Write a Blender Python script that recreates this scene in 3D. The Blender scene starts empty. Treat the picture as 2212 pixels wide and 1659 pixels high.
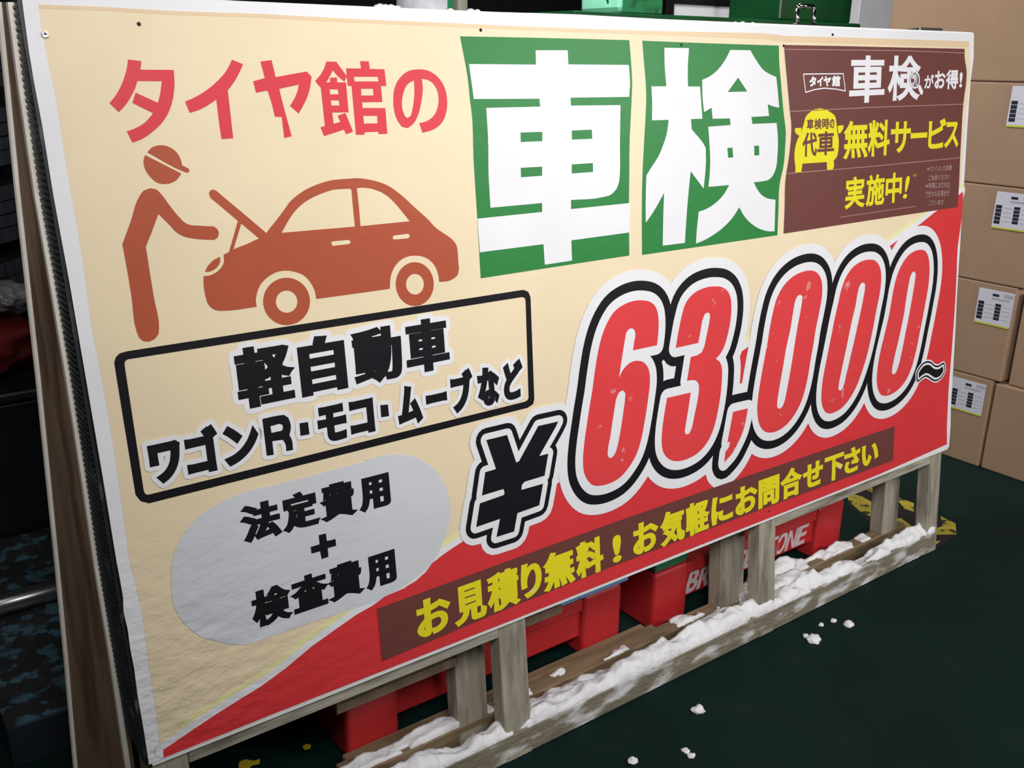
import bpy, bmesh, math, random
import numpy as np
from mathutils import Vector, Matrix, noise
from mathutils.geometry import delaunay_2d_cdt
S = bpy.context.scene
COL = S.collection

# ------------------------------------------------------------------ camera
FPX = 2054.0; CX, CY = 1106.0, 829.5
R = Matrix(((0.8098956014998611, -0.18300656053991834, 0.5572949968109596),
            (-0.5865044373898655, -0.26728786494980833, 0.7645716069620754),
            (0.009036569768203944, -0.9460791700750641, -0.3238094259852578)))
HB = 0.257                      # height of the sheet's lower edge above the floor
CAM = Vector((-0.20951006, -1.05594401, 1.10293055))
cd = bpy.data.cameras.new('camera'); cam = bpy.data.objects.new('camera', cd); COL.objects.link(cam)
cx, cy, cz = R.col[0], R.col[1], R.col[2]          # image right, image down, forward in world
M = Matrix((cx, -cy, -cz)).transposed().to_4x4(); M.translation = CAM
cam.matrix_world = M
cd.sensor_fit = 'HORIZONTAL'; cd.sensor_width = 36.0; cd.lens = 36.0 * FPX / 2212.0
cd.clip_start = 0.02
S.camera = cam

# ------------------------------------------------------------------ world, lamps, exposure
W = bpy.data.worlds.new('world'); S.world = W; W.use_nodes = True
W.node_tree.nodes['Background'].inputs[0].default_value = (0.55, 0.62, 0.75, 1)
W.node_tree.nodes['Background'].inputs[1].default_value = 0.035
def lamp(name, loc, target, sx, sy, power, color=(1, 0.98, 0.97), spread=180):
    l = bpy.data.lights.new(name, 'AREA'); l.shape = 'RECTANGLE'; l.size = sx; l.size_y = sy
    l.energy = power; l.color = color; l.spread = math.radians(spread)
    o = bpy.data.objects.new(name, l); COL.objects.link(o); o.location = loc
    o.rotation_euler = (Vector(target) - Vector(loc)).to_track_quat('-Z', 'Y').to_euler()
    return o
lamp('unseen_front_light', (2.35, -1.90, 1.55), (2.5, -0.1, -0.2), 0.8, 0.15, 33)  # unseen lamp added low in front, to light the bases and lower right
lamp('unseen_front_light', (0.12, -1.36, 1.66), (1.2, 0.0, 0.88), 1.3, 0.12, 16.5, spread=104)  # unseen lamp, its place and narrow beam chosen for the poster's falloff
lamp('unseen_fill_light', (-0.95, -0.30, 2.5), (0.6, 0.6, 1.25), 0.4, 0.9, 6)  # unseen lamp added on the left for the side panel and upper edge
lamp('unseen_fill_light', (0.9, 0.75, 2.7), (2.4, 1.6, 1.1), 0.8, 0.3, 34, spread=120)  # unseen lamp added to brighten the white cabinet and machine top
vs = S.view_settings
vs.view_transform = 'Standard'; vs.look = 'None'; vs.gamma = 1.0; vs.exposure = -0.23
vs.use_curve_mapping = False

# ------------------------------------------------------------------ helpers
UB = Vector((0, 0.10598672, 0.99436755)); NB = Vector((0, -0.99436755, 0.10598672))
O0 = Vector((0, 0, HB))
def ray(p): return R @ Vector((p[0] - CX, p[1] - CY, FPX))
def hit(p, P0, N):
    D = ray(p); N = Vector(N); return CAM + D * (((Vector(P0) - CAM).dot(N)) / D.dot(N))
def pl(p, ax, val):
    N = [0, 0, 0]; N[ax] = 1; P = [0, 0, 0]; P[ax] = val
    return hit(p, P, N)
def uv(p):                      # photo point -> (along, up) on the sheet
    P = hit(p, O0, NB); return (P.x, (P - O0).dot(UB))
def b3(u, v, off=0.0): return O0 + Vector((u, 0, 0)) + UB * v + NB * off

def tag(o, label=None, cat=None, group=None, kind=None):
    if label: o['label'] = label
    if cat: o['category'] = cat
    if group: o['group'] = group
    if kind: o['kind'] = kind
    return o
def empty(name, loc=(0, 0, 0)):
    o = bpy.data.objects.new(name, None); o.location = loc; COL.objects.link(o); return o
def mesh(name, verts, faces, mat, parent=None, smooth=False, loc=(0, 0, 0)):
    me = bpy.data.meshes.new(name)
    me.from_pydata([tuple(v) for v in verts], [], faces); me.validate(); me.update()
    o = bpy.data.objects.new(name, me); COL.objects.link(o); o.location = loc
    if mat: me.materials.append(mat)
    if smooth:
        for p in me.polygons: p.use_smooth = True
    if parent: o.parent = parent
    return o
def from_bm(name, bm, mat, parent=None, smooth=False, loc=(0, 0, 0)):
    me = bpy.data.meshes.new(name); bmesh.ops.recalc_face_normals(bm, faces=bm.faces[:]); bm.to_mesh(me); bm.free()
    o = bpy.data.objects.new(name, me); COL.objects.link(o); o.location = loc
    if mat: me.materials.append(mat)
    if smooth:
        for p in me.polygons: p.use_smooth = True
    if parent: o.parent = parent
    return o
def hexa(bm, c):                # c: 8 corners, bottom four then top four
    v = [bm.verts.new(Vector(p)) for p in c]
    for f in ((0, 3, 2, 1), (4, 5, 6, 7), (0, 1, 5, 4), (1, 2, 6, 5), (2, 3, 7, 6), (3, 0, 4, 7)):
        bm.faces.new([v[i] for i in f])
    return v
def addbox(bm, x0, x1, y0, y1, z0, z1):
    return hexa(bm, [(x0, y0, z0), (x1, y0, z0), (x1, y1, z0), (x0, y1, z0), (x0, y0, z1), (x1, y0, z1), (x1, y1, z1), (x0, y1, z1)])
def bevel(bm, w, seg=2):
    bmesh.ops.recalc_face_normals(bm, faces=bm.faces[:])
    bmesh.ops.bevel(bm, geom=bm.edges[:], offset=w, segments=seg, affect='EDGES', profile=0.5)
def box(name, x0, x1, y0, y1, z0, z1, mat, parent=None, bev=0.0, seg=2):
    bm = bmesh.new(); addbox(bm, x0, x1, y0, y1, z0, z1)
    if bev: bevel(bm, bev, seg)
    return from_bm(name, bm, mat, parent)
def bbox_board(name, u0, u1, v0, v1, o0, o1, mat, parent=None, bev=0.0015, clampz=None):
    c = [b3(u0, v0, o1), b3(u1, v0, o1), b3(u1, v0, o0), b3(u0, v0, o0), b3(u0, v1, o1), b3(u1, v1, o1), b3(u1, v1, o0), b3(u0, v1, o0)]
    if clampz is not None:
        for i in range(4): c[i].z = clampz
    bm = bmesh.new(); hexa(bm, c)
    if bev: bevel(bm, bev, 1)
    return from_bm(name, bm, mat, parent)
def tube(bm, a, b, r, n=16, r2=None):
    a = Vector(a); b = Vector(b); d = (b - a).normalized()
    s = d.orthogonal().normalized(); t = d.cross(s); r2 = r if r2 is None else r2
    A = [bm.verts.new(a + (s * math.cos(k * 2 * math.pi / n) + t * math.sin(k * 2 * math.pi / n)) * r) for k in range(n)]
    B = [bm.verts.new(b + (s * math.cos(k * 2 * math.pi / n) + t * math.sin(k * 2 * math.pi / n)) * r2) for k in range(n)]
    for k in range(n): bm.faces.new((A[k], A[(k + 1) % n], B[(k + 1) % n], B[k]))
    bm.faces.new(A[::-1]); bm.faces.new(B)
def lathe(bm, prof, c=(0, 0, 0), n=32):
    rings = []
    for r, z in prof:
        rings.append([bm.verts.new((c[0] + r * math.cos(k * 2 * math.pi / n), c[1] + r * math.sin(k * 2 * math.pi / n), c[2] + z)) for k in range(n)])
    for i in range(len(rings) - 1):
        for k in range(n):
            bm.faces.new((rings[i][k], rings[i][(k + 1) % n], rings[i + 1][(k + 1) % n], rings[i + 1][k]))
    return rings

# ------------------------------------------------------------------ materials
def mat(name, color, rough=0.5, metal=0.0, spec=0.5, var=0.0, vscale=8.0, bump=0.0, bscale=60.0, stretch=None,
        color2=None, c2scale=4.0, c2lo=0.5, c2hi=0.6, coat=0.0, trans=0.0, alpha=1.0, detail=4.0):
    m = bpy.data.materials.new(name); m.use_nodes = True; nt = m.node_tree; N = nt.nodes; L = nt.links
    b = N['Principled BSDF']
    b.inputs['Base Color'].default_value = (*color, 1); b.inputs['Roughness'].default_value = rough
    b.inputs['Metallic'].default_value = metal; b.inputs['Specular IOR Level'].default_value = spec
    b.inputs['Coat Weight'].default_value = coat; b.inputs['Coat Roughness'].default_value = 0.15
    b.inputs['Transmission Weight'].default_value = trans; b.inputs['Alpha'].default_value = alpha
    tc = N.new('ShaderNodeTexCoord'); mp = N.new('ShaderNodeMapping'); L.new(tc.outputs['Object'], mp.inputs[0])
    if stretch: mp.inputs['Scale'].default_value = stretch
    out = None
    if var or color2:
        cur = N.new('ShaderNodeRGB'); cur.outputs[0].default_value = (*color, 1); out = cur.outputs[0]
        if color2:
            n2 = N.new('ShaderNodeTexNoise'); n2.inputs['Scale'].default_value = c2scale; n2.inputs['Detail'].default_value = detail
            L.new(mp.outputs[0], n2.inputs[0])
            rp = N.new('ShaderNodeMapRange'); rp.inputs[1].default_value = c2lo; rp.inputs[2].default_value = c2hi
            L.new(n2.outputs[0], rp.inputs[0])
            mx = N.new('ShaderNodeMixRGB'); L.new(rp.outputs[0], mx.inputs[0]); L.new(out, mx.inputs[1])
            mx.inputs[2].default_value = (*color2, 1); out = mx.outputs[0]
        if var:
            n1 = N.new('ShaderNodeTexNoise'); n1.inputs['Scale'].default_value = vscale; n1.inputs['Detail'].default_value = 6
            L.new(mp.outputs[0], n1.inputs[0])
            r1 = N.new('ShaderNodeMapRange'); r1.inputs[1].default_value = 0.25; r1.inputs[2].default_value = 0.75
            r1.inputs[3].default_value = 1 - var; r1.inputs[4].default_value = 1 + var
            L.new(n1.outputs[0], r1.inputs[0])
            mu = N.new('ShaderNodeVectorMath'); mu.operation = 'SCALE'; L.new(out, mu.inputs[0]); L.new(r1.outputs[0], mu.inputs['Scale'])
            out = mu.outputs[0]
        L.new(out, b.inputs['Base Color'])
    if bump:
        nb = N.new('ShaderNodeTexNoise'); nb.inputs['Scale'].default_value = bscale; nb.inputs['Detail'].default_value = 5
        L.new(mp.outputs[0], nb.inputs[0])
        bp = N.new('ShaderNodeBump'); bp.inputs['Strength'].default_value = 1.0; bp.inputs['Distance'].default_value = bump
        L.new(nb.outputs[0], bp.inputs['Height']); L.new(bp.outputs[0], b.inputs['Normal'])
    return m

def vinyl(name, color, rough=0.42, wear=None):
    """printed vinyl: faint mottling, crinkles that get stronger towards the lower left corner of the sheet"""
    m = bpy.data.materials.new(name); m.use_nodes = True; nt = m.node_tree; N = nt.nodes; L = nt.links
    b = N['Principled BSDF']; b.inputs['Roughness'].default_value = rough; b.inputs['Specular IOR Level'].default_value = 0.35
    tc = N.new('ShaderNodeTexCoord'); obj = tc.outputs['Object']
    n1 = N.new('ShaderNodeTexNoise'); n1.inputs['Scale'].default_value = 7; n1.inputs['Detail'].default_value = 8; L.new(obj, n1.inputs[0])
    r1 = N.new('ShaderNodeMapRange'); r1.inputs[1].default_value = 0.3; r1.inputs[2].default_value = 0.7
    r1.inputs[3].default_value = 0.96; r1.inputs[4].default_value = 1.03; L.new(n1.outputs[0], r1.inputs[0])
    rgb = N.new('ShaderNodeRGB'); rgb.outputs[0].default_value = (*color, 1)
    src = rgb.outputs[0]
    if wear:
        nw = N.new('ShaderNodeTexNoise'); nw.inputs['Scale'].default_value = wear[0]; nw.inputs['Detail'].default_value = 6; L.new(obj, nw.inputs[0])
        rw = N.new('ShaderNodeMapRange'); rw.inputs[1].default_value = wear[1]; rw.inputs[2].default_value = wear[1] + 0.05
        rw.inputs[4].default_value = 0.6
        L.new(nw.outputs[0], rw.inputs[0])
        mx = N.new('ShaderNodeMixRGB'); L.new(rw.outputs[0], mx.inputs[0]); L.new(src, mx.inputs[1]); mx.inputs[2].default_value = (*wear[2], 1)
        src = mx.outputs[0]
    mu = N.new('ShaderNodeVectorMath'); mu.operation = 'SCALE'; L.new(src, mu.inputs[0]); L.new(r1.outputs[0], mu.inputs['Scale'])
    L.new(mu.outputs[0], b.inputs['Base Color'])
    sp = N.new('ShaderNodeSeparateXYZ'); L.new(obj, sp.inputs[0])
    # crinkle mask: lower left
    mx_ = N.new('ShaderNodeMapRange'); mx_.inputs[1].default_value = 0.42; mx_.inputs[2].default_value = 0.02; L.new(sp.outputs[0], mx_.inputs[0])
    mz_ = N.new('ShaderNodeMapRange'); mz_.inputs[1].default_value = 0.60; mz_.inputs[2].default_value = 0.34; L.new(sp.outputs[2], mz_.inputs[0])
    mk = N.new('ShaderNodeMath'); mk.operation = 'MULTIPLY'; L.new(mx_.outputs[0], mk.inputs[0]); L.new(mz_.outputs[0], mk.inputs[1])
    ad = N.new('ShaderNodeMath'); ad.operation = 'MULTIPLY_ADD'; L.new(mk.outputs[0], ad.inputs[0]); ad.inputs[1].default_value = 1.0; ad.inputs[2].default_value = 0.07
    mp = N.new('ShaderNodeMapping'); L.new(obj, mp.inputs[0]); mp.inputs['Scale'].default_value = (1.0, 1.0, 1.9); mp.inputs['Rotation'].default_value = (0, 0.5, 0)
    nb = N.new('ShaderNodeTexNoise'); nb.inputs['Scale'].default_value = 26; nb.inputs['Detail'].default_value = 4; L.new(mp.outputs[0], nb.inputs[0])
    hm = N.new('ShaderNodeMath'); hm.operation = 'MULTIPLY'; L.new(nb.outputs[0], hm.inputs[0]); L.new(ad.outputs[0], hm.inputs[1])
    bp = N.new('ShaderNodeBump'); bp.inputs['Distance'].default_value = 0.0062; L.new(hm.outputs[0], bp.inputs['Height']); L.new(bp.outputs[0], b.inputs['Normal'])
    return m

WHITE = vinyl('white_vinyl', (0.80, 0.80, 0.83))
CREAM = vinyl('cream_vinyl', (0.82, 0.69, 0.47))
TAN = vinyl('tan_vinyl', (0.76, 0.58, 0.37))
RED = vinyl('red_vinyl', (0.68, 0.042, 0.048))
PRED = vinyl('price_red_vinyl', (0.72, 0.055, 0.06), wear=(38, 0.665, (0.75, 0.4, 0.38)))
BLACK = vinyl('black_vinyl', (0.008, 0.007, 0.010))
GREEN = vinyl('green_vinyl', (0.026, 0.215, 0.050))
BROWN = vinyl('brown_vinyl', (0.155, 0.050, 0.042))
YELL = vinyl('yellow_vinyl', (0.80, 0.72, 0.02))
YWORN = vinyl('worn_yellow_vinyl', (0.80, 0.72, 0.02), wear=(14, 0.62, (0.75, 0.72, 0.45)))
LETR = vinyl('letter_red_vinyl', (0.68, 0.048, 0.07))
RUST = vinyl('rust_orange_vinyl', (0.43, 0.088, 0.042))
BLOB = vinyl('pale_grey_vinyl', (0.64, 0.66, 0.70))
PALEY = vinyl('pale_yellow_vinyl', (0.84, 0.80, 0.42))
PINKL = vinyl('pale_pink_vinyl', (0.45, 0.24, 0.21))
DULLY = vinyl('dull_yellow_vinyl', (0.34, 0.24, 0.03))
SMALLP = vinyl('faint_pink_vinyl', (0.36, 0.24, 0.23))

# ------------------------------------------------------------------ 2D shapes (union, holes, growing)
def area(p): return 0.5 * sum(p[i][0] * p[(i + 1) % len(p)][1] - p[(i + 1) % len(p)][0] * p[i][1] for i in range(len(p)))
def clean(p, eps=2e-5):
    q = []
    for a in p:
        if not q or (abs(a[0] - q[-1][0]) + abs(a[1] - q[-1][1])) > eps: q.append((a[0], a[1]))
    while len(q) > 2 and (abs(q[0][0] - q[-1][0]) + abs(q[0][1] - q[-1][1])) <= eps: q.pop()
    return q
def capsule(a, b, r, k):
    dx, dy = b[0] - a[0], b[1] - a[1]; an = math.atan2(dy, dx); out = []
    for i in range(k + 1):
        t = an - math.pi / 2 + math.pi * i / k; out.append((b[0] + r * math.cos(t), b[1] + r * math.sin(t)))
    for i in range(k + 1):
        t = an + math.pi / 2 + math.pi * i / k; out.append((a[0] + r * math.cos(t), a[1] + r * math.sin(t)))
    return out
def region(pos=(), neg=(), wind=(), grow=0.0, k=5, strokes=(), prec=True):
    """pos: solid polygons, neg: holes, wind: [(poly, sign)] font contours, strokes: [(polyline, r)] -> verts, tris"""
    polys, kinds = [], []
    for p in pos: polys.append(clean(p)); kinds.append('P')
    for p in neg: polys.append(clean(p)); kinds.append('N')
    for p, s in wind: polys.append(clean(p)); kinds.append(s)
    base = list(polys)
    if grow > 0:
        for p in base:
            for i in range(len(p)):
                polys.append(capsule(p[i], p[(i + 1) % len(p)], grow, k)); kinds.append('C')
    for pts, r in strokes:
        for i in range(len(pts) - 1):
            polys.append(capsule(pts[i], pts[i + 1], r, k)); kinds.append('C')
    vs_, fs, es, fk = [], [], [], []
    for p, kd in zip(polys, kinds):
        n0 = len(vs_); m = len(p)
        if kd in ('P', 'N', 'C'):
            if area(p) < 0: p = p[::-1]
            fs.append(list(range(n0, n0 + m))); fk.append(kd)
        else: es += [(n0 + i, n0 + (i + 1) % m) for i in range(m)]
        vs_ += [Vector(q) for q in p]
    vc, _, fc, _, _, of = delaunay_2d_cdt(vs_, es, fs, 0, 1e-6)
    kinds = fk; inw = None
    if es:
        cen = np.array([[sum(vc[i].x for i in f) / len(f), sum(vc[i].y for i in f) / len(f)] for f in fc])
        wn = np.zeros(len(cen))
        for p, s_ in wind:
            q = np.array(clean(p)); a = q; b = np.roll(q, -1, 0)
            x, y = cen[:, 0:1], cen[:, 1:2]
            cr = (b[:, 0] - a[:, 0]) * (y - a[:, 1]) - (x - a[:, 0]) * (b[:, 1] - a[:, 1])
            up = (a[:, 1] <= y) & (b[:, 1] > y) & (cr > 0); dn = (a[:, 1] > y) & (b[:, 1] <= y) & (cr < 0)
            wn += up.sum(1) - dn.sum(1)
        inw = np.abs(wn) > 0.5
    keep = []
    for fi_, (f, src) in enumerate(zip(fc, of)):
        P = N_ = C = False; w = 1 if inw is not None and inw[fi_] else 0
        for s in src:
            kd = kinds[s]
            if kd == 'P': P = True
            elif kd == 'N': N_ = True
            elif kd == 'C': C = True
        if C or (P and not N_) or w != 0: keep.append(f)
    used = {}; V = []; F = []
    for f in keep:
        g = []
        for i in f:
            if i not in used: used[i] = len(V); V.append(tuple(vc[i]))
            g.append(used[i])
        F.append(g)
    return V, F
def smooth(pts, thr=38.0, sub=4):
    n = len(pts); out = []; tan = []
    for i in range(n):
        a, b, c = Vector(pts[i - 1]), Vector(pts[i]), Vector(pts[(i + 1) % n])
        d1, d2 = b - a, c - b
        if d1.length < 1e-9 or d2.length < 1e-9: tan.append(None); continue
        ang = math.degrees(d1.angle(d2))
        if ang > thr: tan.append(None)
        else: tan.append((d1.normalized() * d2.length + d2.normalized() * d1.length).normalized())
    for i in range(n):
        a, b = Vector(pts[i]), Vector(pts[(i + 1) % n]); L = (b - a).length
        d = (b - a).normalized() if L else Vector((0, 0))
        t0 = (tan[i] or d) * L; t1 = (tan[(i + 1) % n] or d) * L
        m = sub if (tan[i] or tan[(i + 1) % n]) else 1
        for j in range(m):
            t = j / m; t2, t3 = t * t, t * t * t
            out.append(tuple(a * (2 * t3 - 3 * t2 + 1) + t0 * (t3 - 2 * t2 + t) + b * (-2 * t3 + 3 * t2) + t1 * (t3 - t2)))
    return out
def tr(o, s, pts):              # crop coordinates -> photo pixels
    return [(o[0] + x / s, o[1] + y / s) for x, y in pts]
def toUV(pts, sm=True, thr=38.0, sub=4): return smooth([uv(p) for p in pts], thr, sub) if sm else [uv(p) for p in pts]

SHEET = None
LAY = 0.00025
def place(name, VF, layer, material, parent=None, label=None):
    V, F = VF
    n = NB
    vv = [b3(x, y, 0.0004 + LAY * layer) for x, y in V]
    # orient towards the viewer
    ff = []
    for f in F:
        a, b, c = vv[f[0]], vv[f[1]], vv[f[2]]
        ff.append(f if (b - a).cross(c - a).dot(n) > 0 else f[::-1])
    o = mesh(name, vv, ff, material, parent or SHEET)
    if label: o['label'] = label
    return o

# ------------------------------------------------------------------ font glyphs (Blender's built-in font)
_fc = bpy.data.curves.new('glyph_source', 'FONT'); _fo = bpy.data.objects.new('glyph_source', _fc); COL.objects.link(_fo)
_gc = {}
def glyph(ch):
    if ch in _gc: return _gc[ch]
    _fc.body = ch; bpy.context.view_layer.update(); _fo.to_curve_clear()
    c = _fo.to_curve(bpy.context.evaluated_depsgraph_get())
    res = []
    for s in c.splines:
        bp = s.bezier_points; n = len(bp); pts = []
        for i in range(n):
            p, q = bp[i], bp[(i + 1) % n]
            a, b, cc, d = p.co.xy, p.handle_right.xy, q.handle_left.xy, q.co.xy
            ch_ = (d - a); L = ch_.length
            dev = 0 if L < 1e-6 else max(abs(ch_.x * (b - a).y - ch_.y * (b - a).x), abs(ch_.x * (cc - a).y - ch_.y * (cc - a).x)) / L
            m = 1 if dev < 0.002 else (3 if L < 0.15 else 5)
            for j in range(m):
                t = j / m; w = 1 - t
                pts.append(tuple(a * w ** 3 + b * 3 * w * w * t + cc * 3 * w * t * t + d * t ** 3))
        if len(pts) > 2: res.append(pts)
    _gc[ch] = res
    return res
def bolden(conts, gx, gy):
    """mitred offset of font contours; closed-up counters vanish"""
    conts = [clean(q) for q in conts]; ar = [area(q) for q in conts]
    so = 1 if max(ar, key=abs) > 0 else -1; out = []
    for q, a0 in zip(conts, ar):
        n = len(q)
        if n < 3: continue
        r = []
        for i in range(n):
            a, b, c_ = q[i - 1], q[i], q[(i + 1) % n]
            d1 = Vector((b[0] - a[0], b[1] - a[1])).normalized(); d2 = Vector((c_[0] - b[0], c_[1] - b[1])).normalized()
            n1 = Vector((d1.y, -d1.x)) * so; n2 = Vector((d2.y, -d2.x)) * so
            m = n1 + n2; L2 = m.length_squared
            m = m * (2.0 / L2) if L2 > 0.5 else m.normalized() * 1.4 if L2 > 1e-6 else n1
            r.append((b[0] + m.x * gx, b[1] + m.y * gy))
        a1 = area(r)
        if a1 * a0 <= 0: continue
        if abs(a1) < abs(a0) and abs(a1) < 2e-7: continue
        out.append((r, so * (1 if a1 > 0 else -1)))
    return out
def glyph_line(chars, top, bot, weight, y0=-0.08, y1=0.84, shear=0.0, gy=None):
    """chars: [(char, x_left, x_right)] ink extents in photo pixels, top/bot: two photo points each"""
    tU = [uv(p) for p in top]; bU = [uv(p) for p in bot]
    def lin(q, u): return q[0][1] + (q[1][1] - q[0][1]) * (u - q[0][0]) / (q[1][0] - q[0][0])
    def ly(q, x): return q[0][1] + (q[1][1] - q[0][1]) * (x - q[0][0]) / (q[1][0] - q[0][0])
    out = []
    for ch, xl, xr in chars:
        cs = glyph(ch); X = [p[0] for c in cs for p in c]; gx0, gx1 = min(X), max(X)
        ul = uv((xl, (ly(top, xl) + ly(bot, xl)) / 2))[0] + weight; ur = uv((xr, (ly(top, xr) + ly(bot, xr)) / 2))[0] - weight
        W_ = []
        for c in cs:
            pts = []
            for x, y in c:
                u = ul + (ur - ul) * (x - gx0) / (gx1 - gx0)
                vt, vb = lin(tU, u) - (gy or weight), lin(bU, u) + (gy or weight)
                f = (y - y0) / (y1 - y0)
                pts.append((u + shear * (f - 0.5) * (vt - vb), vb + (vt - vb) * f))
            W_.append(pts)
        out.append(bolden(W_, weight, weight if gy is None else gy))
    return out
def print_line(name, chars, top, bot, weight, layer, material, halo=None, **kw):
    g = glyph_line(chars, top, bot, weight, **kw)
    if halo:
        allw = [w for W_ in g for w in W_]
        place(name + '_outline', region(wind=allw, grow=halo, k=4), layer, WHITE)
    for W_ in g:
        place(name.replace('lettering', 'character').replace('small_print', 'small_character'), region(wind=W_), layer + 1, material)

# ------------------------------------------------------------------ more materials
WOODG = mat('weathered_grey_wood', (0.36, 0.325, 0.255), 0.8, var=0.35, vscale=6, stretch=(9, 9, 1.2), bump=0.0015, bscale=30, color2=(0.12, 0.10, 0.075), c2scale=5, c2lo=0.5, c2hi=0.75)
WOODH = mat('weathered_grey_wood_rail', (0.36, 0.335, 0.27), 0.8, var=0.35, vscale=6, stretch=(1.2, 9, 9), bump=0.0015, bscale=30, color2=(0.12, 0.10, 0.075), c2scale=5, c2lo=0.5, c2hi=0.75)
FROST = mat('snow_dusted_wood', (0.25, 0.215, 0.155), 0.8, var=0.3, vscale=6, stretch=(2, 9, 5), bump=0.003, bscale=25, color2=(0.62, 0.62, 0.62), c2scale=6, c2lo=0.50, c2hi=0.62)
WOODB = mat('brown_wood', (0.20, 0.135, 0.085), 0.75, var=0.35, vscale=7, stretch=(8, 8, 1.1), bump=0.001, bscale=30)
PLYB = mat('brown_plywood', (0.30, 0.20, 0.13), 0.7, var=0.3, vscale=5, stretch=(7, 7, 1.2), bump=0.0008, bscale=30, color2=(0.15, 0.09, 0.055), c2scale=3, c2lo=0.48, c2hi=0.62)
PLYE = mat('pale_plywood_edge', (0.93, 0.87, 0.78), 0.7, var=0.1, vscale=20)
PLANKM = mat('dark_plank', (0.22, 0.155, 0.085), 0.8, var=0.4, vscale=7, stretch=(1.2, 10, 10), bump=0.001)
CORE = mat('board_core', (0.85, 0.85, 0.84), 0.6)
RUBBER = mat('black_rubber', (0.014, 0.016, 0.017), 0.45, var=0.2, vscale=20, color2=(0.10, 0.11, 0.11), c2scale=25, c2lo=0.55, c2hi=0.75)
RIBM = mat('rib_rubber', (0.022, 0.026, 0.028), 0.35, var=0.3, vscale=30, color2=(0.16, 0.17, 0.17), c2scale=18, c2lo=0.60, c2hi=0.80)
FILM = mat('grey_film', (0.30, 0.32, 0.34), 0.25, var=0.4, vscale=14, stretch=(4, 4, 1), bump=0.002, bscale=30)
SNOW = mat('snow', (0.86, 0.85, 0.87), 0.75, var=0.05, vscale=20, bump=0.004, bscale=70)
CHROME = mat('chrome', (0.8, 0.8, 0.8), 0.18, 1.0)
STEEL = mat('screw_steel', (0.45, 0.45, 0.45), 0.3, 1.0)
DARKS = mat('dark_steel', (0.02, 0.02, 0.022), 0.4, 0.6)
REDP = mat('red_plastic', (0.50, 0.024, 0.028), 0.38, var=0.15, vscale=6, bump=0.0008, bscale=40)
GRNP = mat('green_plastic', (0.015, 0.17, 0.075), 0.45, var=0.15, vscale=6)
BLUEP = mat('blue_plastic', (0.20, 0.42, 0.74), 0.5, var=0.1)
WHTP = mat('worn_white_paint', (0.62, 0.55, 0.55), 0.6, var=0.2, vscale=30, color2=(0.5, 0.1, 0.09), c2scale=40, c2lo=0.62, c2hi=0.66)

# ================================================================== THE SIGN
sign = tag(empty('sandwich_board'), 'large wooden sandwich board with cream and red vinyl price poster, standing on snowy rails', 'sign')

# the vinyl sheet itself, outline taken from its real, slightly wavy edge
edge_px = [(45, -19), (500, 1), (677, 11), (854, 18), (1060, 25.5), (1233, 30.5), (1410, 40), (1540, 49), (1652, 54), (1920, 65.5), (2104, 72),
           (2103, 127), (2096.5, 177), (2090, 270), (2081, 420), (2077.5, 460), (2074, 532), (2068, 619), (2064.5, 700), (2059, 800), (2054, 882), (2053.5, 920), (2050, 966),
           (1900, 1027), (1700, 1107.5), (1500, 1186), (1300, 1266), (1100, 1345), (850, 1443), (600, 1541.5), (322, 1652),
           (311, 1580), (297, 1500), (290, 1445), (282, 1405), (276, 1360), (267, 1322), (266, 1290), (259, 1250), (253, 1220), (222, 1030), (186, 820), (150, 610), (115, 420), (91, 270), (74, 180), (63, 114)]
E_ = [uv(p) for p in edge_px]
SHEET = mesh('printed_sheet', [b3(u, v, 0.0) for u, v in E_] + [b3(u, v, -0.0012) for u, v in E_],
             [list(range(len(E_)))[::-1]] + [list(range(len(E_), 2 * len(E_)))] + [[i, (i + 1) % len(E_), (i + 1) % len(E_) + len(E_), i + len(E_)] for i in range(len(E_))], WHITE, sign)
bm_ = bmesh.new(); bm_.from_mesh(SHEET.data); bmesh.ops.triangulate(bm_, faces=bm_.faces[:]); bmesh.ops.recalc_face_normals(bm_, faces=bm_.faces[:]); bm_.to_mesh(SHEET.data); bm_.free()
SHEET['label'] = 'white bordered vinyl poster'

# crops the outlines were read in: origin and scale
A = ((0, 0), 3.95); B = ((500, 0), 3.95); Cc = ((980, 0), 3.95); D4 = ((1652, 0), 3.95); Mm = ((0, 400), 3.95); C6 = ((0, 800), 3.95); C7 = ((0, 1239), 3.95)
Dd = ((980, 230), 4.366); Ee = ((1370, 70), 6.379); Ff = ((1370, 300), 6.144)
N_ = ((400, 370), 6.9125); Oo = ((700, 370), 6.9125); Q_ = ((400, 560), 6.9125); Rr = ((700, 500), 4.608)
Ss = ((230, 700), 4.608); Tt = ((680, 660), 4.608); Uu = ((340, 960), 4.608); Vv = ((620, 940), 5.53); Ww = ((400, 1160), 4.608); Yy = ((980, 860), 4.609)
Xx = ((780, 1200), 4.608); Gg = ((1220, 560), 5.53); Hh = ((1220, 800), 5.53); Ii = ((1540, 520), 6.9125); Jj = ((1540, 740), 6.9125)
Kk = ((1760, 460), 6.9125); Ll = ((1760, 680), 6.9125); Zz = ((1580, 880), 4.608); BP = ((1690, 90), 5.267); BQ = ((1680, 330), 5.144)
def c(crop, *pts): return tr(crop[0], crop[1], pts)

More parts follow.
